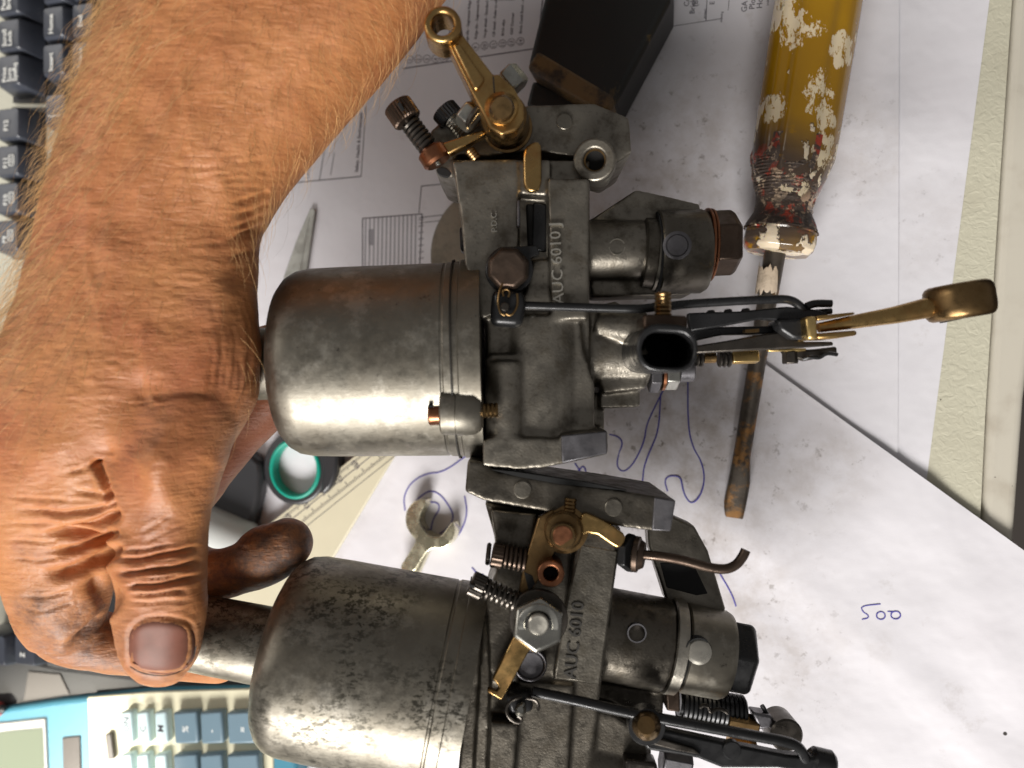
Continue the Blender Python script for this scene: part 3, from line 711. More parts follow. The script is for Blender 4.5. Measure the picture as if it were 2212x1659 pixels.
g.prism(H, [(1296, 846), (1384, 846), (1384, 880), (1296, 884)], 5, -8); g.prism(H, [(1278, 850), (1306, 850), (1306, 948), (1284, 950)], 2, -18)
casting('body', g, MT['zinc'], c1)
P(c1, 'slot', MT['black'], lambda g: g.prism(H, [(1151, 436), (1182, 440), (1180, 545), (1148, 540)], 13.6, 10), .6)  # black piece set in the recess, its darkness put into the colour
P(c1, 'slot_edge', MT['zinc_lite'], lambda g: g.prism(H, [(1117, 432), (1123, 430), (1124, 482), (1120, 492), (1117, 486)], 18.6, 15), .4)
P(c1, 'piston_slot', MT['void'], lambda g: g.prism(H, [(1136, 440), (1152, 440), (1150, 546), (1140, 540)], 14.0, 10), .6)
P(c1, 'flange_face', MT['zinc_lite'], lambda g: g.prism(H, [(1212, 941), (1311, 931), (1312, 980), (1214, 1001)], 21.6, 12), .4)
text('lettering', 'AUC 6010 J', H, 1218, 657, 19.0, 24, 92.8, MT['raised'], c1, depth=1.0, sx=1.06, bold=.0)
text('lettering', 'P.D.C.', H, 1074, 502, 18.5, 12.5, 92, MT['raised'], c1, depth=.8)
# screw lug
P(c1, 'screw_lug', MT['dash1'], lambda g: g.lathe(H.p(952, 889, 24), H.p(1044, 889, 24), [(0, 5.8), (.04, 6.6), (.36, 6.7), (.365, 6.35), (.39, 6.35), (.395, 6.8), (.80, 6.6), (.95, 5.4), (1, 3.5)], 48))
P(c1, 'screw_lug_web', MT['zinc'], lambda g: g.prism(H, [(975, 845), (1042, 845), (1044, 935), (985, 945)], 22, -2), 1.5)
P(c1, 'screw', MT['copper'], lambda g: (g.cyl(H, (926, 893, 24), (953, 892, 24), 26, ch=2), ), .3)
P(c1, 'screw_slot', MT['void'], lambda g: g.prism(H, [(924, 876), (934, 876), (934, 880), (924, 880)], 28.2, 20))
P(c1, 'screw_thread', MT['brass_dark'], lambda g: thread(g, (1040, 887, 24), (1076, 886, 24), 17, 4))
# dashpot scratch
P(c1, 'scratch', MT['raised'], lambda g: g.prism(H, [(1000, 741), (1004, 740), (1018, 752), (1028, 761), (1012, 754)], 30.0, 29.2))
# pivot bolt + clip block
P(c1, 'pivot_washer', MT['black'], lambda g: g.prism(H, [(1100 + 52 * math.cos(a), 582 + 52 * math.sin(a)) for a in [i * math.pi / 18 for i in range(-3, 26)]] + [(1160, 530), (1166, 548)], 20.5, 17), .4)
P(c1, 'pivot_bolt', MT['rust'], lambda g: g.lathe(H.p(1099, 581, 18), H.p(1097, 580, 26), [(0, 6.4), (.55, 6.3), (.85, 5.9), (1, 5.2)], 8, ph=.35), .5)
P(c1, 'clevis', MT['black'], lambda g: g.prism(H, [(1064, 622), (1132, 626), (1136, 660), (1128, 706), (1058, 702), (1060, 660)], 24, 15), 2.2, seg=4)
clip = [(1086, 612, 25.2), (1080, 625, 25.4), (1075, 652, 25.4), (1080, 676, 25.2), (1091, 682, 25), (1093, 676, 25.2), (1099, 682, 25), (1110, 677, 25.2), (1119, 658, 25.4), (1117, 634, 25.4)]
P(c1, 'spring_clip', MT['brass_dark'], lambda g: g.ftube(H, clip, 2.6, 8))
P(c1, 'clip_loop', MT['brass_dark'], lambda g: g.ftube(H, [(1088, 640, 25.2), (1085, 628, 25.5), (1094, 624, 25.6), (1102, 630, 25.5), (1098, 642, 25.2)], 2.4, 8))
P(c1, 'pin', MT['steel_dark'], lambda g: g.post(H, 1091, 662, 26.6, 22, 10, 8, ch=2))
# link rod
P(c1, 'link_rod', MT['black'], lambda g: g.ftube(H, [(1124, 660, 20), (1250, 664, 20), (1380, 668, 20), (1410, 664, 20), (1440, 658, 20)], 9.5, 14))
P(c1, 'link_rod', MT['black'], lambda g: g.ftube(H, [(1440, 662, 21), (1480, 657, 21), (1560, 652, 21), (1690, 645, 21), (1715, 650, 20), (1736, 668, 19), (1750, 680, 18)], 9.5, 14))
P(c1, 'rod_end', MT['black'], lambda g: g.ftube(H, [(1742, 662, 20), (1760, 655, 20), (1796, 656, 20)], 8.5, 12))
P(c1, 'rod_end', MT['black'], lambda g: g.ftube(H, [(1742, 676, 18), (1770, 674, 18), (1796, 672, 18)], 6.5, 12))
# jet chamber stack
P(c1, 'fuel_collar', MT['zinc_dark'], lambda g: g.lathe(H.p(1386, 546, -1), H.p(1418, 548, -1), [(0, 10.2), (.1, 10.9), (.75, 11), (.8, 11.7), (1, 11.7)], 64))
P(c1, 'union_body', MT['zinc_dark'], lambda g: g.lathe(H.p(1418, 545, -1), H.p(1522, 543, -1), [(0, 12.6), (.03, 13.0), (.15, 13.1), (.9, 13.1), (1, 12.2)], 64))
P(c1, 'gap', MT['void'], lambda g: g.cyl(H, (1414, 546, -1), (1420, 546, -1), 86, seg=64))
P(c1, 'bleed_plug', MT['zinc_lite'], lambda g: g.lathe(H.p(1463, 531, 9), H.p(1463, 530, 13.6), [(0, 4.2), (.9, 4.2), (.96, 3.6), (.965, 3.3), (.93, 3.2), (1, 2.9)], 32))
P(c1, 'casting_mark', MT['zinc_dark'], lambda g: g.washer(H, 1333, 533, 8.1, 7, 18, 15.5))
P(c1, 'copper_washer', MT['copper'], lambda g: g.cyl(H, (1523, 531, -1), (1529, 531, -1), 80, seg=64, ch=1))
P(c1, 'copper_washer', MT['copper'], lambda g: g.cyl(H, (1531, 530, -1), (1536, 530, -1), 78, seg=64, ch=1))
P(c1, 'hex_cap', MT['rust'], lambda g: g.lathe(H.p(1537, 526, -1), H.p(1590, 524, -1), [(0, 10.3), (.8, 10.3), (1, 9.0)], 6, ph=.15), .5)
P(c1, 'gland_hex', MT['zinc_lite'], lambda g: g.cyl(H, (1401, 806, 2), (1424, 806, 2), 43, seg=6, ch=2), .4)  # pale hex half of the nut ahead of the copper washer
P(c1, 'gland_washer', MT['copper'], lambda g: g.cyl(H, (1428, 806, 2), (1434, 806, 2), 38, seg=40))
P(c1, 'gland_nut', MT['steel'], lambda g: g.cyl(H, (1434, 805, 2), (1464, 805, 2), 38, seg=6, ch=3), .4)
P(c1, 'jet_tube', MT['zinc_lite'], lambda g: g.cyl(H, (1464, 800, 2), (1498, 799, 2), 26, seg=24, ch=3))
# vertical clevis near the lens, with its opening
def rrect(cx, cy, w_, h_, r, rot=0):
    o = []
    for sx, sy, a0 in ((1, 1, 0), (-1, 1, 90), (-1, -1, 180), (1, -1, 270)):
        for q in range(5):
            a = math.radians(a0 + q * 22.5); x = sx * (w_ / 2 - r) + r * math.cos(a); y = sy * (h_ / 2 - r) + r * math.sin(a)
            t_ = math.radians(rot); o.append((cx + x * math.cos(t_) - y * math.sin(t_), cy + x * math.sin(t_) + y * math.cos(t_)))
    return o
def tubewall(g, F, outer, inner, h1, h0):
    n = len(outer); T = [F.p(x, y, h1) for x, y in outer]; I = [F.p(x, y, h1) for x, y in inner]; i0 = len(g.v)
    g.v += T + I + [q - F.n * (h1 - h0) for q in I] + [q - F.n * (h1 - h0) for q in T]
    for a in range(4):
        b = (a + 1) % 4
        for k in range(n): g.f.append((i0 + a * n + k, i0 + a * n + (k + 1) % n, i0 + b * n + (k + 1) % n, i0 + b * n + k))
P(c1, 'lever_socket', MT['black'], lambda g: tubewall(g, H, rrect(1442, 752, 132, 104, 44, 3), rrect(1443, 755, 112, 76, 35, 3), 40, 6), .8)
P(c1, 'socket_floor', MT['void'], lambda g: g.prism(H, rrect(1443, 750, 120, 84, 24, 3), 12, 6))
P(c1, 'socket_collar', MT['rust'], lambda g: g.prism(H, rrect(1438, 697, 96, 34, 8, 2), 38, 26), .8)
P(c1, 'brass_stud', MT['brass_dark'], lambda g: thread(g, (1432, 684, 33), (1432, 632, 33), 19, 6))
P(c1, 'bracket_lug', MT['black'], lambda g: g.prism(H, [(1355, 757), (1386, 755), (1388, 768), (1358, 770)], 20, 14), .5)
P(c1, 'bracket_lug', MT['rust'], lambda g: g.prism(H, [(1364, 770), (1390, 768), (1390, 800), (1376, 800), (1376, 786), (1364, 784)], 18, 10), .5)
# black lever plates
P(c1, 'lever_plate', MT['black'], lambda g: g.prism(H, [(1486, 676), (1600, 672), (1700, 662), (1760, 668), (1790, 676), (1788, 690), (1740, 694), (1640, 690), (1560, 705), (1492, 716)], 20, 17), .5)
P(c1, 'lever_plate', MT['black'], lambda g: g.prism(H, [(1490, 712), (1560, 706), (1660, 704), (1720, 700), (1720, 716), (1660, 722), (1560, 724), (1494, 738)], 15, 12), .5)
P(c1, 'lever_plate', MT['steel_dark'], lambda g: g.prism(H, [(1496, 748), (1570, 736), (1648, 722), (1690, 716), (1712, 730), (1740, 738), (1800, 738), (1802, 746), (1720, 752), (1640, 756), (1500, 764)], 18, 15), .5)
P(c1, 'cam_block', MT['black'], lambda g: g.prism(H, [(1680, 690), (1742, 686), (1745, 734), (1712, 732), (1684, 712)], 22, 12), 1)
P(c1, 'brass_strip', MT['brass_dark'], lambda g: g.prism(H, [(1610, 712), (1640, 710), (1640, 717), (1610, 718)], 20.5, 18))
P(c1, 'brass_nut', MT['brass_bright'], lambda g: g.cyl(H, (1579, 773, 10), (1638, 771, 10), 17, seg=4, ch=3, ph=.6), .6)
P(c1, 'brass_spacer', MT['brass_dark'], lambda g: g.cyl(H, (1520, 773, 10), (1545, 772, 10), 12, seg=24))
for x in (1503, 1512, 1552, 1562, 1572): P(c1, 'coil', MT['steel_dark'], lambda g, x=x: g.cyl(H, (x, 775, 10), (x + 6, 775, 10), 19, seg=28, ch=2.5))
P(c1, 'bright_edge', MT['brass_bright'], lambda g: g.prism(H, [(1658, 754), (1742, 752), (1742, 758), (1662, 760)], 14, 12), .3)
P(c1, 'small_bolt', MT['steel_dark'], lambda g: (g.cyl(H, (1706, 758, 12), (1707, 786, 12), 17, seg=6, ch=2),), .4)
P(c1, 'bolt_flange', MT['steel_dark'], lambda g: g.prism(H, [(1690, 758), (1760, 754), (1808, 748), (1810, 762), (1770, 774), (1740, 780), (1700, 770)], 13, 10), .6)
P(c1, 'split_pin', MT['black'], lambda g: g.ftube(H, [(1735, 776, 14), (1750, 770, 15), (1770, 774, 14), (1785, 762, 15), (1808, 766, 14)], 4.5, 8))
for x, y in ((1535, 678), (1572, 676), (1610, 674)): P(c1, 'spring_tooth', MT['black'], lambda g, x=x, y=y: g.cyl(H, (x, y - 8, 17), (x + 2, y + 10, 17), 9, seg=14, ch=3))
# brass fork and rod with eye
P(c1, 'brass_fork', MT['brass_bright'], lambda g: (g.prism(H, [(1740, 684), (1766, 682), (1768, 733), (1745, 734)], 26, 15),), 1.0, seg=3)
P(c1, 'brass_fork', MT['brass'], lambda g: (g.prism(H, [(1764, 682), (1846, 674), (1848, 679), (1800, 688), (1766, 692)], 25, 16),), .7)
P(c1, 'brass_fork', MT['brass'], lambda g: (g.prism(H, [(1764, 720), (1852, 713), (1853, 724), (1800, 732), (1766, 733)], 24, 15),), .7)
P(c1, 'brass_rod', MT['brass'], lambda g: g.tube([H.p(1768, 708, 21), H.p(1840, 696, 21), H.p(1930, 681, 21), H.p(2012, 663, 21)], [1.4, 3.0], 24))
P(c1, 'rod_eye', MT['brass_dark'], lambda g: g.lathe(H.p(2078, 688, 21), H.p(2066, 613, 21), [(0, 7.4), (.05, 8.4), (.14, 9.0), (.3, 9.25), (.7, 9.25), (.86, 9.0), (.95, 8.4), (1, 7.4)], 48))
P(c1, 'eye_bore', MT['void'], lambda g: g.lathe(H.p(2057, 692.5, 21), H.p(2055, 684, 21), [(0, 3.2), (1, 3.2)], 24))
# threaded boss at the top flange
def boss(g):
    a, b = H.p(1288, 352, 6), H.p(1284, 345, 17); g.annulus(a, b, 6.2, 3.2, 48)
P(c1, 'threaded_boss', MT['zinc'], boss, .7, seg=3)
P(c1, 'boss_bore', MT['void'], lambda g: g.lathe(H.p(1286, 350, 8), H.p(1285, 348, 13), [(0, 3.25), (1, 3.25)], 32))
P(c1, 'bore_thread', MT['brass_dark'], lambda g: [g.annulus(H.p(1285.5, 347.5, 12.5 + i * .9), H.p(1285.4, 347.3, 12.9 + i * .9), 3.3, 2.8, 32) for i in range(4)])
P(c1, 'boss_skirt', MT['zinc'], lambda g: g.prism(H, [(1250, 340), (1262, 318), (1300, 306), (1320, 322), (1324, 386), (1300, 390), (1262, 384)], 10, 0), 1.5)
P(c1, 'casting_mark', MT['zinc_dark'], lambda g: g.post(H, 1219, 262, 11.7, 10, 17, 32, ch=1))
P(c1, 'stud_hole', MT['void'], lambda g: g.prism(H, chaikin([(940, 366), (956, 360), (976, 372), (972, 382), (950, 378)], 2) and [tuple(q) for q in chaikin([(940, 366), (956, 360), (976, 372), (972, 382), (950, 378)], 2)], 11.2, 9))
# throttle lever group
lv = mk('throttle_lever', G().prism(H, [(962, 86), (984, 84), (998, 72), (1066, 161), (1078, 158), (1111, 190), (1131, 226), (1132, 256), (1117, 281), (1084, 292), (1058, 277), (1042, 244), (1016, 196)], 30, 21), MT['brass'], c1, bevel=1.3, seg=4)
P(lv, 'lever_eye', MT['brass'], lambda g: g.washer(H, 955.3, 50.6, 33, 22, 41, 23.5, 56), 1.2, seg=4)
P(lv, 'clamp_slit', MT['void'], lambda g: g.prism(H, [(1064, 165), (1067, 165), (1070, 208), (1067, 208)], 30.15, 29))
P(lv, 'arm_web', MT['brass'], lambda g: g.prism(H, [(975, 95), (992, 90), (1048, 170), (1030, 196), (1022, 190)], 31.2, 29), .9, seg=3)
P(c1, 'throttle_spindle', MT['brass_dark'], lambda g: g.lathe(H.p(1084, 240, 22), H.p(1084, 233, 36), [(0, 3.6), (.9, 3.4), (1, 2.8)], 40))
P(c1, 'spindle_collar', MT['brass'], lambda g: g.lathe(H.p(1084, 243, 26), H.p(1084, 239, 31.3), [(0, 5.2), (.6, 5.2), (1, 3.6)], 40))
P(c1, 'spindle_boss', MT['brass_dark'], lambda g: g.lathe(H.p(1098, 282, 9), H.p(1088, 250, 22), [(0, 6.9), (.08, 7.4), (.2, 7.4), (.22, 6.7), (.6, 6.6), (.62, 7.0), (1, 6.6)], 56))
P(c1, 'stop_finger', MT['brass'], lambda g: g.prism(H, [tuple(q) for q in chaikin([(1130, 316), (1168, 300), (1170, 340), (1170, 414), (1132, 414), (1130, 360)], 2)], 20, 17), .8, seg=3)
P(c1, 'idle_arm', MT['brass'], lambda g: g.prism(H, [(950, 310), (1044, 279), (1050, 290), (968, 334)], 19, 15), .6)
P(c1, 'arm_block', MT['copper'], lambda g: g.cyl(H, (929, 322, 17), (948, 352, 17), 33, seg=40, ch=6))
P(c1, 'arm_block_pin', MT['steel'], lambda g: g.cyl(H, (945, 350, 20), (948, 357, 20), 6, seg=12, ch=1))
spring(c1, (884, 264, 18), (926, 320, 18), 19, 4.6, 6.5)
P(c1, 'screw_core', MT['steel_dark'], lambda g: g.cyl(H, (876, 252, 18), (930, 324, 18), 11, seg=20))
P(c1, 'knurled_screw', MT['rust'], lambda g: g.knurl(H, (857, 226, 18), (882, 262, 18), 33, .07, 28))
P(c1, 'screw_slot', MT['void'], lambda g: g.prism(H, [(858, 224), (864, 220), (872, 234), (867, 238)], 23.5, 12))
P(c1, 'knurled_head', MT['black'], lambda g: g.knurl(H, (957, 236, 12), (976, 258, 12), 30, .07, 26))
P(c1, 'screw_thread', MT['steel'], lambda g: thread(g, (974, 256, 12), (1008, 290, 12), 20, 7))
P(c1, 'lock_nut', MT['steel'], lambda g: g.cyl(H, (1000, 238, 19), (1030, 264, 19), 33, seg=6, ch=4), .5)
P(c1, 'lock_washer', MT['steel_dark'], lambda g: g.cyl(H, (1026, 244, 22), (1032, 249, 22), 34, seg=36, ch=1))
P(c1, 'fixing_screw', MT['brass_dark'], lambda g: thread(g, (1014, 324, 17), (1030, 344, 17), 12, 4))
P(c1, 'clamp_bolt', MT['steel'], lambda g: g.cyl(H, (1092, 152, 17), (1124, 190, 17), 27, seg=6, ch=4), .5)
P(c1, 'edge_fitting', MT['black'], lambda g: g.prism(H, [(992, 492), (1000, 488), (1006, 545), (994, 540)], 6, 0), .6)
# ---- lower carburettor
c2 = thing('carburettor', 'lower carburettor stamped AUC 6010 with large steel hex nut and black-speckled dashpot', 'carburettor', H.p(1180, 1400, 0), 'pair of carburettors held by the hand')
dashpot(c2, (590, 1398, 0), (1016, 1480, 0), [(-.44, 80), (-.01, 82), (0, 90), (.005, 125), (.012, 150), (.03, 172), (.06, 190), (.10, 202), (.16, 208), (.30, 210), (.84, 213), (.845, 211), (.853, 211), (.86, 214), (.91, 215), (.915, 218), (1, 220)], MT['dash2'])
g = G()
g.prism(H, [(1046, 1084), (1170, 1105), (1342, 1140), (1338, 1180), (1300, 1476), (1270, 1720), (1020, 1720), (1046, 1300), (1070, 1235), (1068, 1160)], 13, -20)
g.prism(H, [(1262, 1128), (1338, 1150), (1296, 1482), (1200, 1468), (1216, 1380), (1240, 1200)], 18.5, 4)
g.prism(H, [(1060, 1100), (1160, 1110), (1120, 1480), (1060, 1470), (1050, 1300), (1072, 1236), (1070, 1160)], 16, 4)
g.prism(H, [(1060, 1470), (1240, 1480), (1225, 1720), (1050, 1720)], 14.5, 4)
g.prism(H, [(1052, 1290), (1100, 1290), (1080, 1720), (985, 1720), (1005, 1500)], 10, -20)
g.prism(H, [(1010, 994), (1042, 997), (1076, 1018), (1200, 1040), (1330, 1058), (1461, 1080), (1450, 1149), (1410, 1148), (1342, 1139), (1260, 1122), (1165, 1103), (1045, 1082), (1004, 1063)], 21, -20)
g.cyl(H, (1290, 1365, -1), (1438, 1393, -1), 98); g.prism(H, [(1270, 1450), (1440, 1480), (1430, 1560), (1255, 1545)], 2, -16)
g.prism(H, [(1238, 1545), (1262, 1528), (1330, 1545), (1400, 1590), (1398, 1720), (1250, 1720), (1238, 1640)], 12, -12)
g.cyl(H, (1262, 1640, 4), (1390, 1665, 4), 72)
g.prism(H, [(1060, 1560), (1120, 1565), (1108, 1720), (1050, 1720)], 21, 8)
casting('body', g, MT['zinc_dark'], c2)
P(c2, 'flange_face', MT['zinc_lite'], lambda g: g.prism(H, [(1414, 1074), (1460, 1081), (1449, 1148), (1408, 1146)], 21.6, 12), .4)
P(c2, 'flange_upper_face', MT['void'], lambda g: g.prism(H, [(1058, 1014), (1110, 1019), (1270, 1043), (1355, 1060), (1210, 1046), (1120, 1030)], 21.3, 18))  # black strip laid on for the flange's dark receding upper face
for x, y, h in ((1129, 1058, 21.25), (1326, 1097, 21.25)):
    P(c2, 'casting_mark', MT['zinc_dark'], lambda g: (g.post(H, x, y, h + .25, h - 1, 19.5, 40, ch=2)))
P(c2, 'cast_bracket', MT['zinc_dark'], lambda g: g.prism(H, [(1395, 1090), (1460, 1118), (1500, 1136), (1530, 1190), (1568, 1315), (1560, 1345), (1440, 1300), (1402, 1180)], -2, -9), .8)
P(c2, 'bracket_recess', MT['void'], lambda g: g.prism(H, [(1425, 1215), (1478, 1215), (1502, 1225), (1530, 1283), (1505, 1287), (1440, 1270)], -1.8, -4), .4)

P(c2, 'maker_panel', metal('panel_zinc', (.13, .118, .098, 1), (.05, .043, .032, 1), .42, .8, .08), lambda g: g.prism(H, [tuple(q) for q in chaikin([(1252, 1172), (1338, 1188), (1297, 1482), (1194, 1468), (1206, 1400), (1222, 1300)], 0)], 18.6, 15), .8)
text('lettering', 'AUC 6010', H, 1243, 1468, 18.7, 27, 83.6, MT['engrave'], c2, depth=.5, sx=1.0, bold=.014)
# front lever group
P(c2, 'throttle_spindle', MT['brass_dark'], lambda g: g.lathe(H.p(1217, 1150, 18), H.p(1216, 1158, 31), [(0, 3.9), (.93, 3.7), (1, 3.3)], 48))
P(c2, 'spindle_ring', MT['brass_dark'], lambda g: (g.lathe(H.p(1220, 1140, 17), H.p(1217, 1148, 26), [(0, 7.0), (.5, 6.8), (.52, 5.6), (.9, 5.5), (1, 4.8)], 56)))
P(c2, 'spindle_cap', MT['copper'], lambda g: g.post(H, 1216, 1158, 31.25, 30, 22, 40, ch=1.5))
P(c2, 'clamp_screw', MT['brass_dark'], lambda g: thread(g, (1229, 1115, 21), (1233, 1076, 21), 14, 5))
P(c2, 'stop_arm', MT['brass'], lambda g: g.prism(H, [tuple(q) for q in chaikin([(1255, 1110), (1272, 1108), (1348, 1150), (1352, 1168), (1338, 1186), (1325, 1180), (1280, 1148), (1240, 1165)], 1)], 23, 20), .6, seg=3)
P(c2, 'adjusting_arm', MT['brass_dark'], lambda g: g.prism(H, [(1163, 1118), (1196, 1100), (1200, 1190), (1166, 1250), (1140, 1290), (1118, 1290), (1132, 1220)], 21.5, 18.5), .6, seg=3)
P(c2, 'arm_notch', MT['void'], lambda g: g.prism(H, [(1132, 1236), (1150, 1244), (1156, 1262), (1142, 1276)], 21.8, 20))
P(c2, 'brass_sleeve', MT['copper'], lambda g: g.washer(H, 1190, 1240, 26, 17, 29.5, 16, 44), .5, seg=3)
P(c2, 'sleeve_bore', MT['void'], lambda g: g.post(H, 1190, 1240, 21, 16, 17, 32))
P(c2, 'large_washer', MT['steel_dark'], lambda g: g.post(H, 1163, 1338, 24, 22.3, 64, 64, ch=2))
hn = P(c2, 'hex_nut', MT['steel'], lambda g: g.lathe(H.p(1161, 1347, 23.6), H.p(1163, 1350, 31), [(0, 7.6), (.85, 7.6), (1, 6.9)], 6, ph=.42), .5)
P(hn, 'nut_chamfer', MT['steel'], lambda g: g.washer(H, 1163, 1350, 31.3, 30.5, 45, 29, 56), .3)
P(hn, 'nut_bore', MT['void'], lambda g: g.post(H, 1163, 1350, 31.2, 29, 29, 40))
P(c2, 'threaded_stud', MT['raised'], lambda g: g.post(H, 1163, 1350, 33.5, 20, 22.5, 40, ch=3))
P(c2, 'hooked_bar', MT['brass'], lambda g: g.prism(H, [(1118, 1360), (1150, 1400), (1140, 1412), (1084, 1514), (1052, 1496), (1053, 1489), (1062, 1491), (1072, 1495), (1078, 1486), (1070, 1474), (1063, 1468)], 22, 19.3), .45)
P(c2, 'round_boss', MT['zinc_lite'], lambda g: (g.washer(H, 1146, 1438, 17.5, 14, 36, 30), g.post(H, 1146, 1438, 16.4, 13, 30)), .5)
spring(c2, (1046, 1270, 22), (1118, 1302, 22), 20, 4.2, 6.5)
P(c2, 'adjusting_screw', MT['steel_dark'], lambda g: g.knurl(H, (1016, 1258, 22), (1046, 1272, 22), 27, .06, 22))
P(c2, 'screw_core', MT['steel_dark'], lambda g: g.cyl(H, (1044, 1270, 22), (1124, 1304, 22), 10, seg=20))
P(c2, 'screw_slot', MT['void'], lambda g: g.prism(H, [(1014, 1262), (1026, 1266), (1025, 1272), (1013, 1268)], 27, 18))
spring(c2, (1086, 1200, 19), (1140, 1212, 19), 23, 4.0, 5.5, 'rust')
P(c2, 'adjusting_screw', MT['rust'], lambda g: g.knurl(H, (1062, 1198, 19), (1088, 1203, 19), 27, .05, 20))
P(c2, 'screw_head_disc', MT['steel_dark'], lambda g: g.cyl(H, (1050, 1196, 17), (1060, 1197, 17), 24, seg=30, ch=3))
# breather tube
P(c2, 'pipe_nut', MT['rust'], lambda g: (g.lathe(H.p(1368, 1196, 17), H.p(1392, 1200, 18), [(0, 4.8), (.1, 5.2), (.5, 5.2), (.6, 4.4), (1, 3.6)], 32),))
P(c2, 'pipe_collar', MT['black'], lambda g: (g.lathe(H.p(1352, 1192, 15), H.p(1370, 1196, 17), [(0, 5.2), (.2, 5.8), (1, 5.6)], 6)), .5)
P(c2, 'drain_pipe', MT['rust'], lambda g: g.ftube(H, [(1388, 1198, 18), (1430, 1202, 19), (1481, 1211, 20), (1530, 1226, 20), (1568, 1231, 20), (1592, 1220, 20), (1606, 1200, 20), (1611, 1188, 20)], 10.5, 16))
# jet chamber stack
P(c2, 'fuel_collar', MT['zinc'], lambda g: g.lathe(H.p(1438, 1391, -1), H.p(1464, 1396, -1), [(0, 14.2), (.1, 14.8), (.9, 14.8), (1, 14.0)], 64))
P(c2, 'gap', MT['void'], lambda g: g.cyl(H, (1462, 1395, -1), (1470, 1396, -1), 92, seg=64))
P(c2, 'union_body', MT['dash1'], lambda g: g.lathe(H.p(1468, 1396, -1), H.p(1566, 1415, -1), [(0, 13.2), (.04, 13.7), (.9, 13.5), (1, 12.8)], 64))
P(c2, 'hex_cap', MT['black'], lambda g: g.lathe(H.p(1564, 1414, -1), H.p(1616, 1424, -1), [(0, 11.9), (.82, 11.9), (1, 10.4)], 6, ph=.2), .7)
P(c2, 'bleed_plug', MT['raised'], lambda g: g.lathe(H.p(1509, 1407, 9), H.p(1509, 1407, 13.8), [(0, 3.8), (.9, 3.8), (.96, 3.1), (1, 2.6)], 32))
P(c2, 'plug_recess', MT['void'], lambda g: g.washer(H, 1509, 1407, 13.15, 10, 29, 26, 40))
P(c2, 'casting_mark', MT['zinc_lite'], lambda g: g.washer(H, 1376, 1368, 13.2, 11.5, 21, 18))
# linkage
P(c2, 'link_rod', MT['black'], lambda g: g.ftube(H, [(1150, 1494, 20), (1240, 1512, 20), (1340, 1536, 20), (1480, 1562, 21), (1620, 1588, 21), (1700, 1602, 21), (1728, 1614, 20), (1740, 1640, 18)], 11.5, 16))
P(c2, 'clip_ring', MT['steel_dark'], lambda g: g.ftube(H, [(1128, 1506, 22), (1104, 1512, 22), (1092, 1530, 22), (1098, 1550, 22), (1112, 1560, 22), (1124, 1562, 22), (1128, 1552, 22), (1118, 1546, 22)], 3.2, 8))
P(c2, 'clip_ring', MT['steel_dark'], lambda g: g.ftube(H, [(1136, 1508, 22), (1156, 1510, 22), (1164, 1522, 22), (1162, 1534, 22)], 3.4, 8))
P(c2, 'pin', MT['steel'], lambda g: (g.lathe(H.p(1124, 1533, 19), H.p(1124, 1534, 25), [(0, 1.4), (.7, 1.7), (1, .9)], 20), g.ftube(H, [(1120, 1545, 23), (1124, 1530, 24.5), (1130, 1520, 23)], 5, 8)))
P(c2, 'pin_block', MT['black'], lambda g: g.prism(H, [(1092, 1500), (1150, 1498), (1152, 1540), (1100, 1548)], 19, 12), 1.4)
P(c2, 'lever_screw', MT['brass_dark'], lambda g: g.lathe(H.p(1396, 1566, 20), H.p(1396, 1567, 25), [(0, 4.2), (.5, 4.0), (1, 2.4)], 32))
P(c2, 'lever_washer', MT['black'], lambda g: g.post(H, 1398, 1572, 21.5, 17, 40, 40, ch=2))
P(c2, 'lever_plate', MT['black'], lambda g: g.prism(H, [(1375, 1590), (1440, 1578), (1560, 1604), (1700, 1632), (1800, 1640), (1806, 1665), (1760, 1672), (1680, 1660), (1560, 1660), (1510, 1640), (1470, 1632), (1400, 1622)], 19, 15), .8)
P(c2, 'plate_edge', MT['steel_dark'], lambda g: g.prism(H, [(1386, 1590), (1400, 1588), (1500, 1618), (1516, 1632), (1460, 1622), (1390, 1604)], 20, 18.6), .4)
P(c2, 'plate_rivet', MT['black'], lambda g: g.post(H, 1582, 1622, 20.2, 18, 20, 30, ch=2))
P(c2, 'lever_boss', MT['black'], lambda g: g.lathe(H.p(1748, 1640, 16), H.p(1800, 1652, 16), [(0, 3.0), (.15, 3.9), (.85, 3.9), (1, 3)], 32))
P(c2, 'lever_foot', MT['steel_dark'], lambda g: g.prism(H, [(1350, 1642), (1420, 1650), (1428, 1720), (1352, 1720)], 17, 10), 1)
P(c2, 'gland_nut', MT['zinc_lite'], lambda g: g.cyl(H, (1428, 1640, 2), (1490, 1652, 2), 34, seg=6, ch=3), .5)
P(c2, 'coil_spring', MT['black'], lambda g: g.helix(H, (1470, 1518, -4), (1604, 1540, -4), 33, 5.0, 14, 6))
P(c2, 'spring_core', MT['black'], lambda g: g.cyl(H, (1466, 1520, -4), (1600, 1542, -4), 24, seg=24))
P(c2, 'bracket_plate', MT['rust'], lambda g: g.prism(H, [(1438, 1468), (1468, 1470), (1470, 1540), (1440, 1536)], 6, -8), .6)
P(c2, 'wire_clip', MT['steel_dark'], lambda g: g.ftube(H, [(1512, 1528, 8), (1520, 1522, 9), (1532, 1526, 9), (1534, 1540, 9), (1545, 1532, 9), (1560, 1532, 9), (1572, 1540, 9)], 4.0, 8))
P(c2, 'brass_block', MT['brass_dark'], lambda g: g.cyl(H, (1570, 1558, -1), (1634, 1570, -1), 26, seg=6, ch=2), .6)
P(c2, 'brass_nut', MT['brass'], lambda g: g.cyl(H, (1572, 1606, -2), (1630, 1616, -2), 22, seg=6, ch=2), .6)
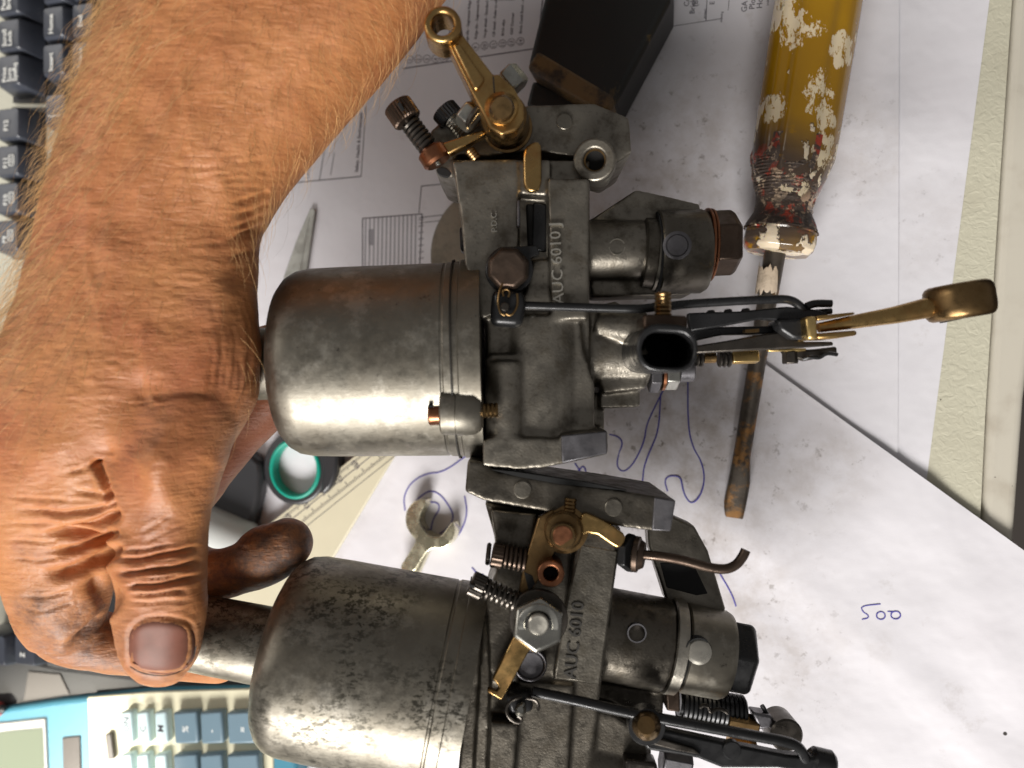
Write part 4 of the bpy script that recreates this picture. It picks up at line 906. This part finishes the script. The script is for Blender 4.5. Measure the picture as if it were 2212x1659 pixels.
P(c2, 'return_hook', MT['black'], lambda g: g.ftube(H, [(1646, 1524, 0), (1656, 1540, 0), (1660, 1552, 0), (1650, 1566, 0)], 5, 10))
P(c2, 'hook_lug', MT['zinc_lite'], lambda g: g.prism(H, [(1626, 1540), (1668, 1546), (1676, 1572), (1640, 1578)], 2, -4), .8)
P(c2, 'cam_disc', MT['steel_dark'], lambda g: g.post(H, 1700, 1590, 4, -6, 36, 40, ch=4))
# ================================================================== the hand
def make_hand():
    from mathutils.bvhtree import BVHTree
    person = thing('person', 'bare hairy left arm and grease-stained hand gripping both carburettors, only person', 'person', H.p(300, 700, 20))
    g = G()
    def loft(secs, n=40, e=2.3):
        """sections (xl, yl, xr, yr, h, thickness mm)"""
        # Catmull-Rom resample
        A = np.array(secs, float); out = []
        for i in range(len(A) - 1):
            p0, p1, p2, p3 = A[max(i - 1, 0)], A[i], A[i + 1], A[min(i + 2, len(A) - 1)]
            for j in range(5):
                t = j / 5; out.append(.5 * ((2 * p1) + (-p0 + p2) * t + (2 * p0 - 5 * p1 + 4 * p2 - p3) * t * t + (-p0 + 3 * p1 - 3 * p2 + p3) * t ** 3))
        out.append(A[-1]); L = []
        for xl, yl, xr, yr, h, th in out:
            a, b = H.p(xl, yl, h), H.p(xr, yr, h); c = (a + b) / 2; ux = (b - a) / 2; i0 = len(g.v)
            for k in range(n):
                an = 2 * math.pi * k / n; ca, sa = math.cos(an), math.sin(an)
                f = lambda z: math.copysign(abs(z) ** (2 / e), z)
                g.v.append(c + ux * f(ca) + B * (f(sa) * max(th, .5) / 2))
            L.append(list(range(i0, i0 + n)))
        for i in range(len(L) - 1): g.bridge(L[i], L[i + 1])
        g.f.append(tuple(reversed(L[0]))); g.f.append(tuple(L[-1]))
    def chain(pts, n=28):
        """round finger: (x, y, h, r px)"""
        A = np.array(pts, float); out = []
        for i in range(len(A) - 1):
            p0, p1, p2, p3 = A[max(i - 1, 0)], A[i], A[i + 1], A[min(i + 2, len(A) - 1)]
            for j in range(6):
                t = j / 6; out.append(.5 * ((2 * p1) + (-p0 + p2) * t + (2 * p0 - 5 * p1 + 4 * p2 - p3) * t * t + (-p0 + 3 * p1 - 3 * p2 + p3) * t ** 3))
        out.append(A[-1]); W = [(H.p(q[0], q[1], q[2]), max(q[3], 3) * H.s(0, q[2])) for q in out]; L = []
        # rounded ends
        d0 = (W[0][0] - W[1][0]).normalized(); d1 = (W[-1][0] - W[-2][0]).normalized()
        end = [(W[-1][0] + d1 * W[-1][1] * math.sin(a), W[-1][1] * math.cos(a)) for a in (.35, .7, 1.0, 1.3, 1.5)]
        sta = [(W[0][0] + d0 * W[0][1] * math.sin(a), W[0][1] * math.cos(a)) for a in (1.5, 1.1, .6)]
        W = sta + W + end
        for i, (c, r) in enumerate(W):
            ax = (W[min(i + 1, len(W) - 1)][0] - W[max(i - 1, 0)][0]); L.append(g.ring(c, ax, r, n, up=B))
        for i in range(len(L) - 1): g.bridge(L[i], L[i + 1])
        g.f.append(tuple(reversed(L[0]))); g.f.append(tuple(L[-1]))
    loft([(240, -420, 1180, -420, 6, 70), (262, -180, 1060, -180, 10, 66), (275, 0, 940, 0, 14, 60), (222, 130, 842, 130, 16, 54), (172, 265, 728, 265, 17, 48), (126, 400, 622, 395, 18, 43), (106, 470, 566, 482, 18.5, 40), (90, 540, 552, 525, 19, 38), (56, 650, 549, 645, 19, 38),
          (8, 780, 556, 780, 20, 38), (-30, 880, 546, 870, 20, 38), (-55, 970, 500, 955, 20, 36), (-66, 1060, 455, 1060, 19, 31), (-50, 1130, 400, 1130, 18, 25)], 56, 2.5)
    loft([(60, 600, 500, 600, 4, 20), (0, 760, 500, 760, 3, 26), (-30, 900, 480, 900, 2, 30), (-30, 1040, 420, 1040, 0, 30), (20, 1150, 390, 1150, -2, 24)], 40)
    # thumb
    loft([(190, 860, 520, 860, 24, 30), (225, 960, 496, 960, 26, 29), (250, 1040, 470, 1040, 26, 26), (256, 1110, 450, 1110, 26, 23), (248, 1180, 443, 1180, 25, 22), (243, 1240, 441, 1240, 25, 22), (246, 1310, 442, 1310, 24, 21),
          (256, 1370, 436, 1370, 22.5, 19.5), (268, 1420, 424, 1420, 21, 17), (287, 1455, 402, 1455, 19.5, 12), (312, 1475, 382, 1475, 18.8, 7), (335, 1481, 362, 1481, 18.6, 3)], 44, 2.25)
    # curled index finger
    loft([(-40, 930, 240, 930, 20, 30), (-40, 1030, 235, 1030, 19, 29), (-28, 1110, 246, 1110, 17, 28), (-6, 1190, 250, 1190, 14, 25), (14, 1270, 240, 1270, 11, 22), (36, 1340, 222, 1340, 8, 19), (70, 1395, 200, 1395, 5, 16)], 40, 2.3)
    chain([(112, 1325, 7, 72), (150, 1365, 3, 68), (235, 1390, 0, 62), (320, 1402, -4, 58), (400, 1412, -12, 56), (470, 1425, -18, 50)])
    # middle, ring and little finger behind the damper tubes
    chain([(250, 1080, -6, 70), (350, 1190, -11, 64), (440, 1240, -13, 57), (520, 1228, -12, 55), (578, 1198, -10, 66), (620, 1174, -9, 56)])
    chain([(260, 1020, -8, 80), (360, 1080, -16, 76), (440, 1000, -20, 72), (520, 915, -22, 66), (600, 850, -20, 56), (650, 815, -16, 46)])
    chain([(230, 900, -8, 80), (360, 930, -22, 70), (450, 850, -27, 60), (540, 770, -26, 52), (610, 735, -22, 42)])
    o = mk('base', g, MT['void'], person)
    m = o.modifiers.new('r', 'REMESH'); m.mode = 'VOXEL'; m.voxel_size = .62 * S
    m = o.modifiers.new('s', 'SMOOTH'); m.factor = .6; m.iterations = 14
    dg = bpy.context.evaluated_depsgraph_get(); me = bpy.data.meshes.new_from_object(o.evaluated_get(dg)); bpy.data.objects.remove(o)
    n = len(me.vertices); co = np.empty(n * 3); me.vertices.foreach_get('co', co); co = co.reshape(-1, 3)
    no = np.empty(n * 3); me.vertices.foreach_get('normal', no); no = no.reshape(-1, 3)
    org = np.array(rootloc[person.name]); Rn, Un, Bn, Cn = map(np.array, (R, U, B, CAM))
    wv = co / S + org - Cn; z = -(wv @ Bn); px = CX + (wv @ Rn) / z * FPX; py = CY - (wv @ Un) / z * FPX; hh = CARB - z
    face = np.clip((no @ Bn) * 1.6 + .25, 0, 1); front = face * (hh > -9)
    disp = np.zeros(n)
    jx = px + 1.5 * np.sin(py * .053 + px * .021) + .8 * np.sin(py * .117 - px * .05); jy = py + 1.5 * np.sin(px * .031 + py * .017) + .9 * np.sin(px * .083 + py * .05 + 1)
    def dist(pl, param=False):
        pl = [(q.x, q.y) for q in chaikin([(a, b, 0) for a, b in pl], 2, False)]
        d = np.full(n, 1e9); tt = np.zeros(n); acc = 0; tot = sum(math.dist(a, b) for a, b in zip(pl, pl[1:]))
        for (x0, y0), (x1, y1) in zip(pl, pl[1:]):
            vx, vy = x1 - x0, y1 - y0; L_ = math.hypot(vx, vy); t = np.clip(((jx - x0) * vx + (jy - y0) * vy) / (L_ * L_ + 1e-9), 0, 1)
            e_ = np.hypot(jx - x0 - t * vx, jy - y0 - t * vy); q = e_ < d; d = np.where(q, e_, d); tt = np.where(q, (acc + t * L_) / tot, tt); acc += L_
        return (d, tt) if param else d
    jit = np.sin(px * .05 + py * .03) * 3 + np.sin(px * .11 - py * .07) * 2
    def crease(pl, w_, dep, lip=.16, hmin=-99, taper=(3, 3)):
        nonlocal disp
        d, tt = dist(pl, True); msk = front * (hh > hmin)
        if taper[0]: msk = msk * np.clip(tt * taper[0], 0, 1) ** 1.2
        if taper[1]: msk = msk * np.clip((1 - tt) * taper[1], 0, 1) ** 1.2
        disp += msk * (-dep * np.exp(-(d / w_) ** 2) + lip * dep * np.exp(-((d - w_ * 2.0) / (w_ * 1.1)) ** 2))
    # thumb knuckle folds
    for pl, w_, dp in (([(246, 1207), (300, 1208), (360, 1198), (436, 1184)], 5.5, 1.5), ([(243, 1238), (290, 1236), (345, 1230), (400, 1226), (440, 1212)], 6, 1.7), ([(262, 1264), (310, 1266), (360, 1262), (420, 1250), (441, 1238)], 5.5, 1.4),
                       ([(262, 1222), (330, 1217), (390, 1209)], 4, .7), ([(252, 1252), (330, 1250), (400, 1241)], 4, .8), ([(270, 1285), (340, 1284), (410, 1276)], 4, .7), ([(270, 1300), (350, 1304), (420, 1296)], 4, .4), ([(256, 1190), (310, 1186), (380, 1176)], 4, .5),
                       ([(300, 1150), (340, 1130), (370, 1105)], 4, .35), ([(310, 1172), (350, 1150), (400, 1135)], 4, .35)): crease(pl, w_, dp, .3, taper=(6, 6))
    # nail surround
    nail = [(281, 1440), (277, 1400), (280, 1362), (300, 1341), (345, 1333), (395, 1338), (419, 1358), (424, 1395), (416, 1430), (390, 1452), (350, 1461), (306, 1455), (281, 1440)]
    crease(nail, 5, .55, .3, taper=(0, 0))
    inside = ((px - 350) / 66) ** 4 + ((py - 1395) / 58) ** 4 < 1; disp += inside * (hh > 10) * front * .15
    # gap between thumb and index, pit and web folds
    crease([(205, 1002), (222, 1035), (240, 1075), (252, 1110)], 7, 2.2, .2, 2, (0, 3)); crease([(203, 998), (206, 1004)], 12, 6.0, .1, 2)
    crease([(196, 1008), (165, 1018), (140, 1020)], 5, .8)
    for pl, w_, dp in (([(20, 1100), (110, 1108), (190, 1104), (250, 1090)], 6, 1.2), ([(95, 1150), (150, 1146), (200, 1136), (250, 1112)], 10, 2.2), ([(100, 1192), (150, 1188), (200, 1172), (250, 1152)], 7, 1.6),
                       ([(80, 1238), (140, 1240), (195, 1222), (250, 1190)], 12, 3.0), ([(10, 1072), (60, 1080), (140, 1078)], 4, .4), ([(5, 1128), (70, 1135), (130, 1128)], 4, .45), ([(0, 1165), (60, 1172), (120, 1168)], 4, .4), ([(20, 1205), (80, 1210), (120, 1206)], 4, .5), ([(150, 1050), (190, 1066), (240, 1070)], 6, .8), ([(30, 1285), (90, 1290), (150, 1280)], 4, .45), ([(40, 1310), (100, 1318), (150, 1305)], 4, .4)): crease(pl, w_, dp, .25, 2, (3, 0))
    disp -= front * (hh > 2) * 3.0 * np.exp(-(dist([(215, 1262), (236, 1290)]) / 26) ** 2)
    crease([(140, 1400), (180, 1368), (225, 1330), (246, 1300)], 9, 2.6, .2, -9)
    # tendons, veins and bulk on the back of the hand
    def ridge(pl, w_, a):
        nonlocal disp
        disp += front * a * np.exp(-(dist(pl) / w_) ** 2)
    ridge([(480, 640), (440, 800), (380, 930), (340, 1020)], 34, 1.8); ridge([(250, 560), (215, 720), (150, 880), (100, 990)], 44, 1.0); ridge([(340, 1000), (345, 1060)], 42, 1.6); ridge([(330, 330), (250, 500), (240, 620)], 34, .6)
    ridge([(430, 300), (480, 400), (500, 470)], 34, .6); ridge([(100, 1330), (140, 1375)], 34, 1.3); ridge([(500, 100), (380, 260), (300, 400)], 26, .5)
    for pl in ([(420, 40), (380, 150), (420, 260), (390, 400), (330, 520)], [(700, 60), (600, 180), (560, 260), (470, 340)], [(200, 420), (180, 560), (230, 700), (200, 820)], [(330, 620), (300, 740), (330, 860)]): ridge(pl, 11, .3)
    # shallow hollows
    disp -= front * 2.0 * np.exp(-(dist([(300, 840), (270, 960), (215, 990)]) / 40) ** 2)
    # wrist folds and concentric side folds
    rf = random.Random(5)
    for i in range(60):
        y = rf.uniform(330, 700); x0 = rf.uniform(330, 520); L_ = rf.uniform(50, 150); sl = rf.uniform(-.22, .05)
        crease([(x0, y), (x0 + L_ * .5, y + sl * L_ * .5 + rf.uniform(-5, 5)), (x0 + L_, y + sl * L_)], rf.uniform(3, 4.5), rf.uniform(.12, .30) * (1.2 if x0 > 430 else .7), .3, -99, (2, 2))
    for y, w_, dp in ((430, 6, .7), (457, 5, .5), (480, 6, .7), (503, 8, 1.3), (548, 7, .7)): crease([(480, y + 16), (530, y + 2), (575, y - 14)], w_, dp, .4, -99, (2, 0))
    for i in range(46):
        x0 = rf.uniform(120, 400); y = rf.uniform(430, 900); L_ = rf.uniform(40, 110); sl = rf.uniform(-.15, .15)
        crease([(x0, y), (x0 + L_ * .5, y + rf.uniform(-5, 5)), (x0 + L_, y + sl * L_)], rf.uniform(3, 4.5), rf.uniform(.10, .24), .3, -99, (2, 2))
    for i in range(20):
        q = rf.uniform(0, 95); ya = rf.uniform(600, 760); yb = ya + rf.uniform(90, 220)
        f = lambda y: (556 if y < 800 else 556 - (y - 800) * .42) - q
        ym = (ya + yb) / 2; crease([(f(ya) - 20, ya), (f(ym) + rf.uniform(-3, 3), ym), (f(yb), yb)], rf.uniform(3.5, 5.5), rf.uniform(.25, .6) * (1 - q / 130), .35, -99, (2, 2))
    # low relief from noise
    for i in range(n):
        v = wv[i]
        disp[i] += .08 * mnoise.noise(Vector((px[i] * .045, py[i] * .05, 9))) + .35 * mnoise.noise(Vector((px[i] * .018, py[i] * .018, 1))) + front[i] * .16 * mnoise.noise(Vector((px[i] * .035, py[i] * .14, 5)))
    co = co + no * (disp * S)[:, None]
    me.vertices.foreach_set('co', co.ravel()); me.update()
    # material
    m = M('weathered_skin', srgb(184, 124, 78), .50)
    m.b.inputs['Subsurface Weight'].default_value = .18; m.b.inputs['Subsurface Radius'].default_value = (.0030, .0012, .0006); m.b.inputs['Subsurface Scale'].default_value = 1.0
    m.b.inputs['Specular IOR Level'].default_value = .45
    m.mix(m.mul(m.mask(m.noise(34, 4), .42, .66), .55), srgb(156, 94, 56)); m.mix(m.mul(m.mask(m.noise(75, 4), .5, .72), .4), srgb(212, 148, 104)); m.mix(m.mul(m.mask(m.noise(300, 5, .7), .5, .75), .4), srgb(142, 78, 50))
    geo = m.N.new('ShaderNodeNewGeometry')
    def near(x, y, h, a, b):
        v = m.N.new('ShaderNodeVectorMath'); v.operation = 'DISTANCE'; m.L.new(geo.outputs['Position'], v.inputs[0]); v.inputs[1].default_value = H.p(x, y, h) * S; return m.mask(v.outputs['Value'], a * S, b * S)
    nz = m.noise(150, 6, .75); nz2 = m.noise(420, 5, .75)
    for x, y, h, a, amt in ((150, 1340, 14, 22, .75), (260, 1400, 8, 24, .8), (300, 1380, 30, 13, .5), (420, 1400, 26, 12, .6), (350, 1460, 26, 9, .5), (90, 1300, 18, 10, .6), (340, 1130, 36, 9, .4), (520, 880, 20, 20, .4), (600, 1190, -4, 34, .95), (560, 1215, -4, 30, .9), (70, 1200, 26, 8, .4)):  # grease patches; the two on the rear fingertip paint its shadow into the skin
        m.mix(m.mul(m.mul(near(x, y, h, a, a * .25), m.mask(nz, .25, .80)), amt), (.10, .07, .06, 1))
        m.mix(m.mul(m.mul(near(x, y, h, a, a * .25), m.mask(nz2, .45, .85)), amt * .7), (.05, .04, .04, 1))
    for x, y, h, a in ((335, 1010, 36, 14), (120, 1160, 28, 14), (60, 940, 34, 16), (345, 1230, 34, 10), (300, 700, 36, 16), (450, 820, 34, 14), (120, 560, 34, 18)): m.mix(m.mul(m.mul(near(x, y, h, a * 1.5, a * .3), m.mask(m.noise(60, 4), .3, .7)), .4), srgb(160, 84, 56))
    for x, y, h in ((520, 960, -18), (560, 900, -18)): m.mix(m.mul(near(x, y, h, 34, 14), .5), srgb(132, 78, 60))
    vv = m.map((170, 1000, 170)); cell = m.voro(520, feat='DISTANCE_TO_EDGE')
    m.bump(m.noise(1.0, 4, .6, vec=vv, dist=.5), .26); m.bump(m.mask(cell, 0, .25), .03); m.bump(m.noise(1400, 3), .05)
    m.rough(m.noise(120, 4), .44, .60)
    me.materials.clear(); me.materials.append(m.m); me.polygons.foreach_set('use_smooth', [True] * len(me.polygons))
    ob = bpy.data.objects.new('hand_and_forearm', me); COL.objects.link(ob); ob.parent = person; rootloc[ob.name] = rootloc[person.name]
    bvh = BVHTree.FromPolygons([tuple(v) for v in (co / S + org)], [tuple(p.vertices) for p in me.polygons])
    # nail
    gn = G(); NU, NV = 22, 20; bad = False
    for j in range(NV + 1):
        for i in range(NU + 1):
            u, v = i / NU * 2 - 1, j / NV * 2 - 1
            # square to rounded plate
            x = u * math.sqrt(max(0, 1 - .5 * abs(v) ** 4)); y = v * math.sqrt(max(0, 1 - (.62 if v > 0 else .45) * abs(u) ** 2.6))
            X, Y = 350 + 73 * x, 1397 + (61 if v > 0 else 62) * y
            d = (-B + R * ((X - CX) / FPX) + U * (-(Y - CY) / FPX)).normalized(); hit = bvh.ray_cast(CAM, d)
            e = min(1, (1 - max(abs(u), abs(v))) * 6); P0 = hit[0] if hit[0] else CAM + d * 210
            gn.v.append(P0 + B * (-.15 + .75 * e ** .6))
    for _ in range(3):
        q = [v.copy() for v in gn.v]
        for j in range(1, NV):
            for i in range(1, NU):
                k = j * (NU + 1) + i; gn.v[k] = (q[k - 1] + q[k + 1] + q[k - NU - 1] + q[k + NU + 1]) / 4
    for j in range(NV):
        for i in range(NU):
            a = j * (NU + 1) + i; gn.f.append((a, a + 1, a + NU + 2, a + NU + 1))
    mn = M('thumbnail', srgb(112, 68, 52), .58); mn.mix(mn.mul(mn.mask(mn.noise(110, 3), .4, .7), .4), srgb(140, 84, 66)); mn.b.inputs['Subsurface Weight'].default_value = .2; mn.b.inputs['Subsurface Radius'].default_value = (.002, .001, .0006)
    mn.bump(mn.noise(1.0, 2, vec=mn.map((900, 60, 60))), .03)
    on = mk('thumbnail', gn, mn.m, person, ang=60)
    sol = on.modifiers.new('thickness', 'SOLIDIFY'); sol.thickness = .6 * S; sol.offset = -1
    # dirt under the nail rim
    rim = []
    for X, Y in chaikin([(a, b, 0) for a, b in nail[8:] + nail[1:4]], 2, False) and [(q.x, q.y) for q in chaikin([(a, b, 0) for a, b in nail[7:]], 2, False)]:
        d = (-B + R * ((X - CX) / FPX) + U * (-(Y - CY) / FPX)).normalized(); hit = bvh.ray_cast(CAM, d)
        if hit[0]: rim.append(hit[0])
    P(person, 'nail_dirt', M('ingrained_grease', (.03, .022, .018, 1), .6).m, lambda g_: g_.tube(rim, .15, 8))
    # hair
    rng = random.Random(11); gh = [G(), G()]
    idx = [i for i in range(n) if py[i] < 1010 and -60 < px[i] < 1000 and hh[i] > 2 and (no[i] @ Bn) > -.25]
    rng.shuffle(idx); cnt = 0
    for i in idx:
        x, y = px[i], py[i]
        left = (x - (262 - y * .34)) / 560
        dens = 1.0 if y < 620 else max(.10, 1 - (y - 620) / 420)
        if left < .16: dens *= 2.5 if y < 420 else 1.2
        else: dens *= .6
        if x > 380 and y > 560: dens *= .15
        if rng.random() > dens * .5: continue
        cnt += 1
        if cnt > 7200: break
        p0 = Vector(wv[i] + Cn); nn = Vector(no[i])
        edge = 1 - abs(float(no[i] @ Bn))
        flow = (R * (-.55 + .9 * left + rng.uniform(-.45, .45)) + U * (-1 + rng.uniform(-.35, .35))).normalized()
        if left > .85: flow = (R * rng.uniform(.1, .9) + U * -rng.uniform(.5, 1)).normalized()
        flow = (flow - nn * flow.dot(nn)).normalized(); ln = rng.uniform(4, 12) * (1.0 if rng.random() < .8 else 1.5)
        lift = rng.uniform(.12, .5); bend = rng.uniform(-.35, .35); sd = flow.cross(nn); r0 = rng.uniform(.032, .062); ln *= (1.5 if left < .3 and y > 420 else 1.0)
        pts = []
        for k in range(5):
            t = k / 4; pts.append(p0 - nn * .2 + (flow * t + nn * (lift * math.sin(t * 1.9)) + sd * bend * t * t) * ln)
        gg = gh[0] if rng.random() < (.85 if left < .3 or y > 420 else .6) else gh[1]
        i0 = len(gg.v)
        for k, q in enumerate(pts):
            rr = (r0 if gg is gh[0] else r0 * .62) * (1 - .75 * k / 4); e1 = (nn.cross(flow)).normalized()
            gg.v += [q + e1 * rr, q - e1 * rr * .5 + nn * rr * .87, q - e1 * rr * .5 - nn * rr * .87]
        for k in range(4):
            a = i0 + k * 3
            for s_ in range(3): gg.f.append((a + s_, a + (s_ + 1) % 3, a + 3 + (s_ + 1) % 3, a + 3 + s_))
    for gg, nm, cc in ((gh[0], 'blond_arm_hair', srgb(224, 182, 126)), (gh[1], 'dark_arm_hair', srgb(88, 58, 38))):
        hm = M(nm, cc, .4).m; me2 = bpy.data.meshes.new(nm); me2.from_pydata([tuple((v - Vector(org)) * S) for v in gg.v], [], gg.f); me2.materials.append(hm)
        ho = bpy.data.objects.new(nm, me2); COL.objects.link(ho); ho.parent = person; ho['kind'] = 'stuff'; rootloc[ho.name] = rootloc[person.name]
make_hand()
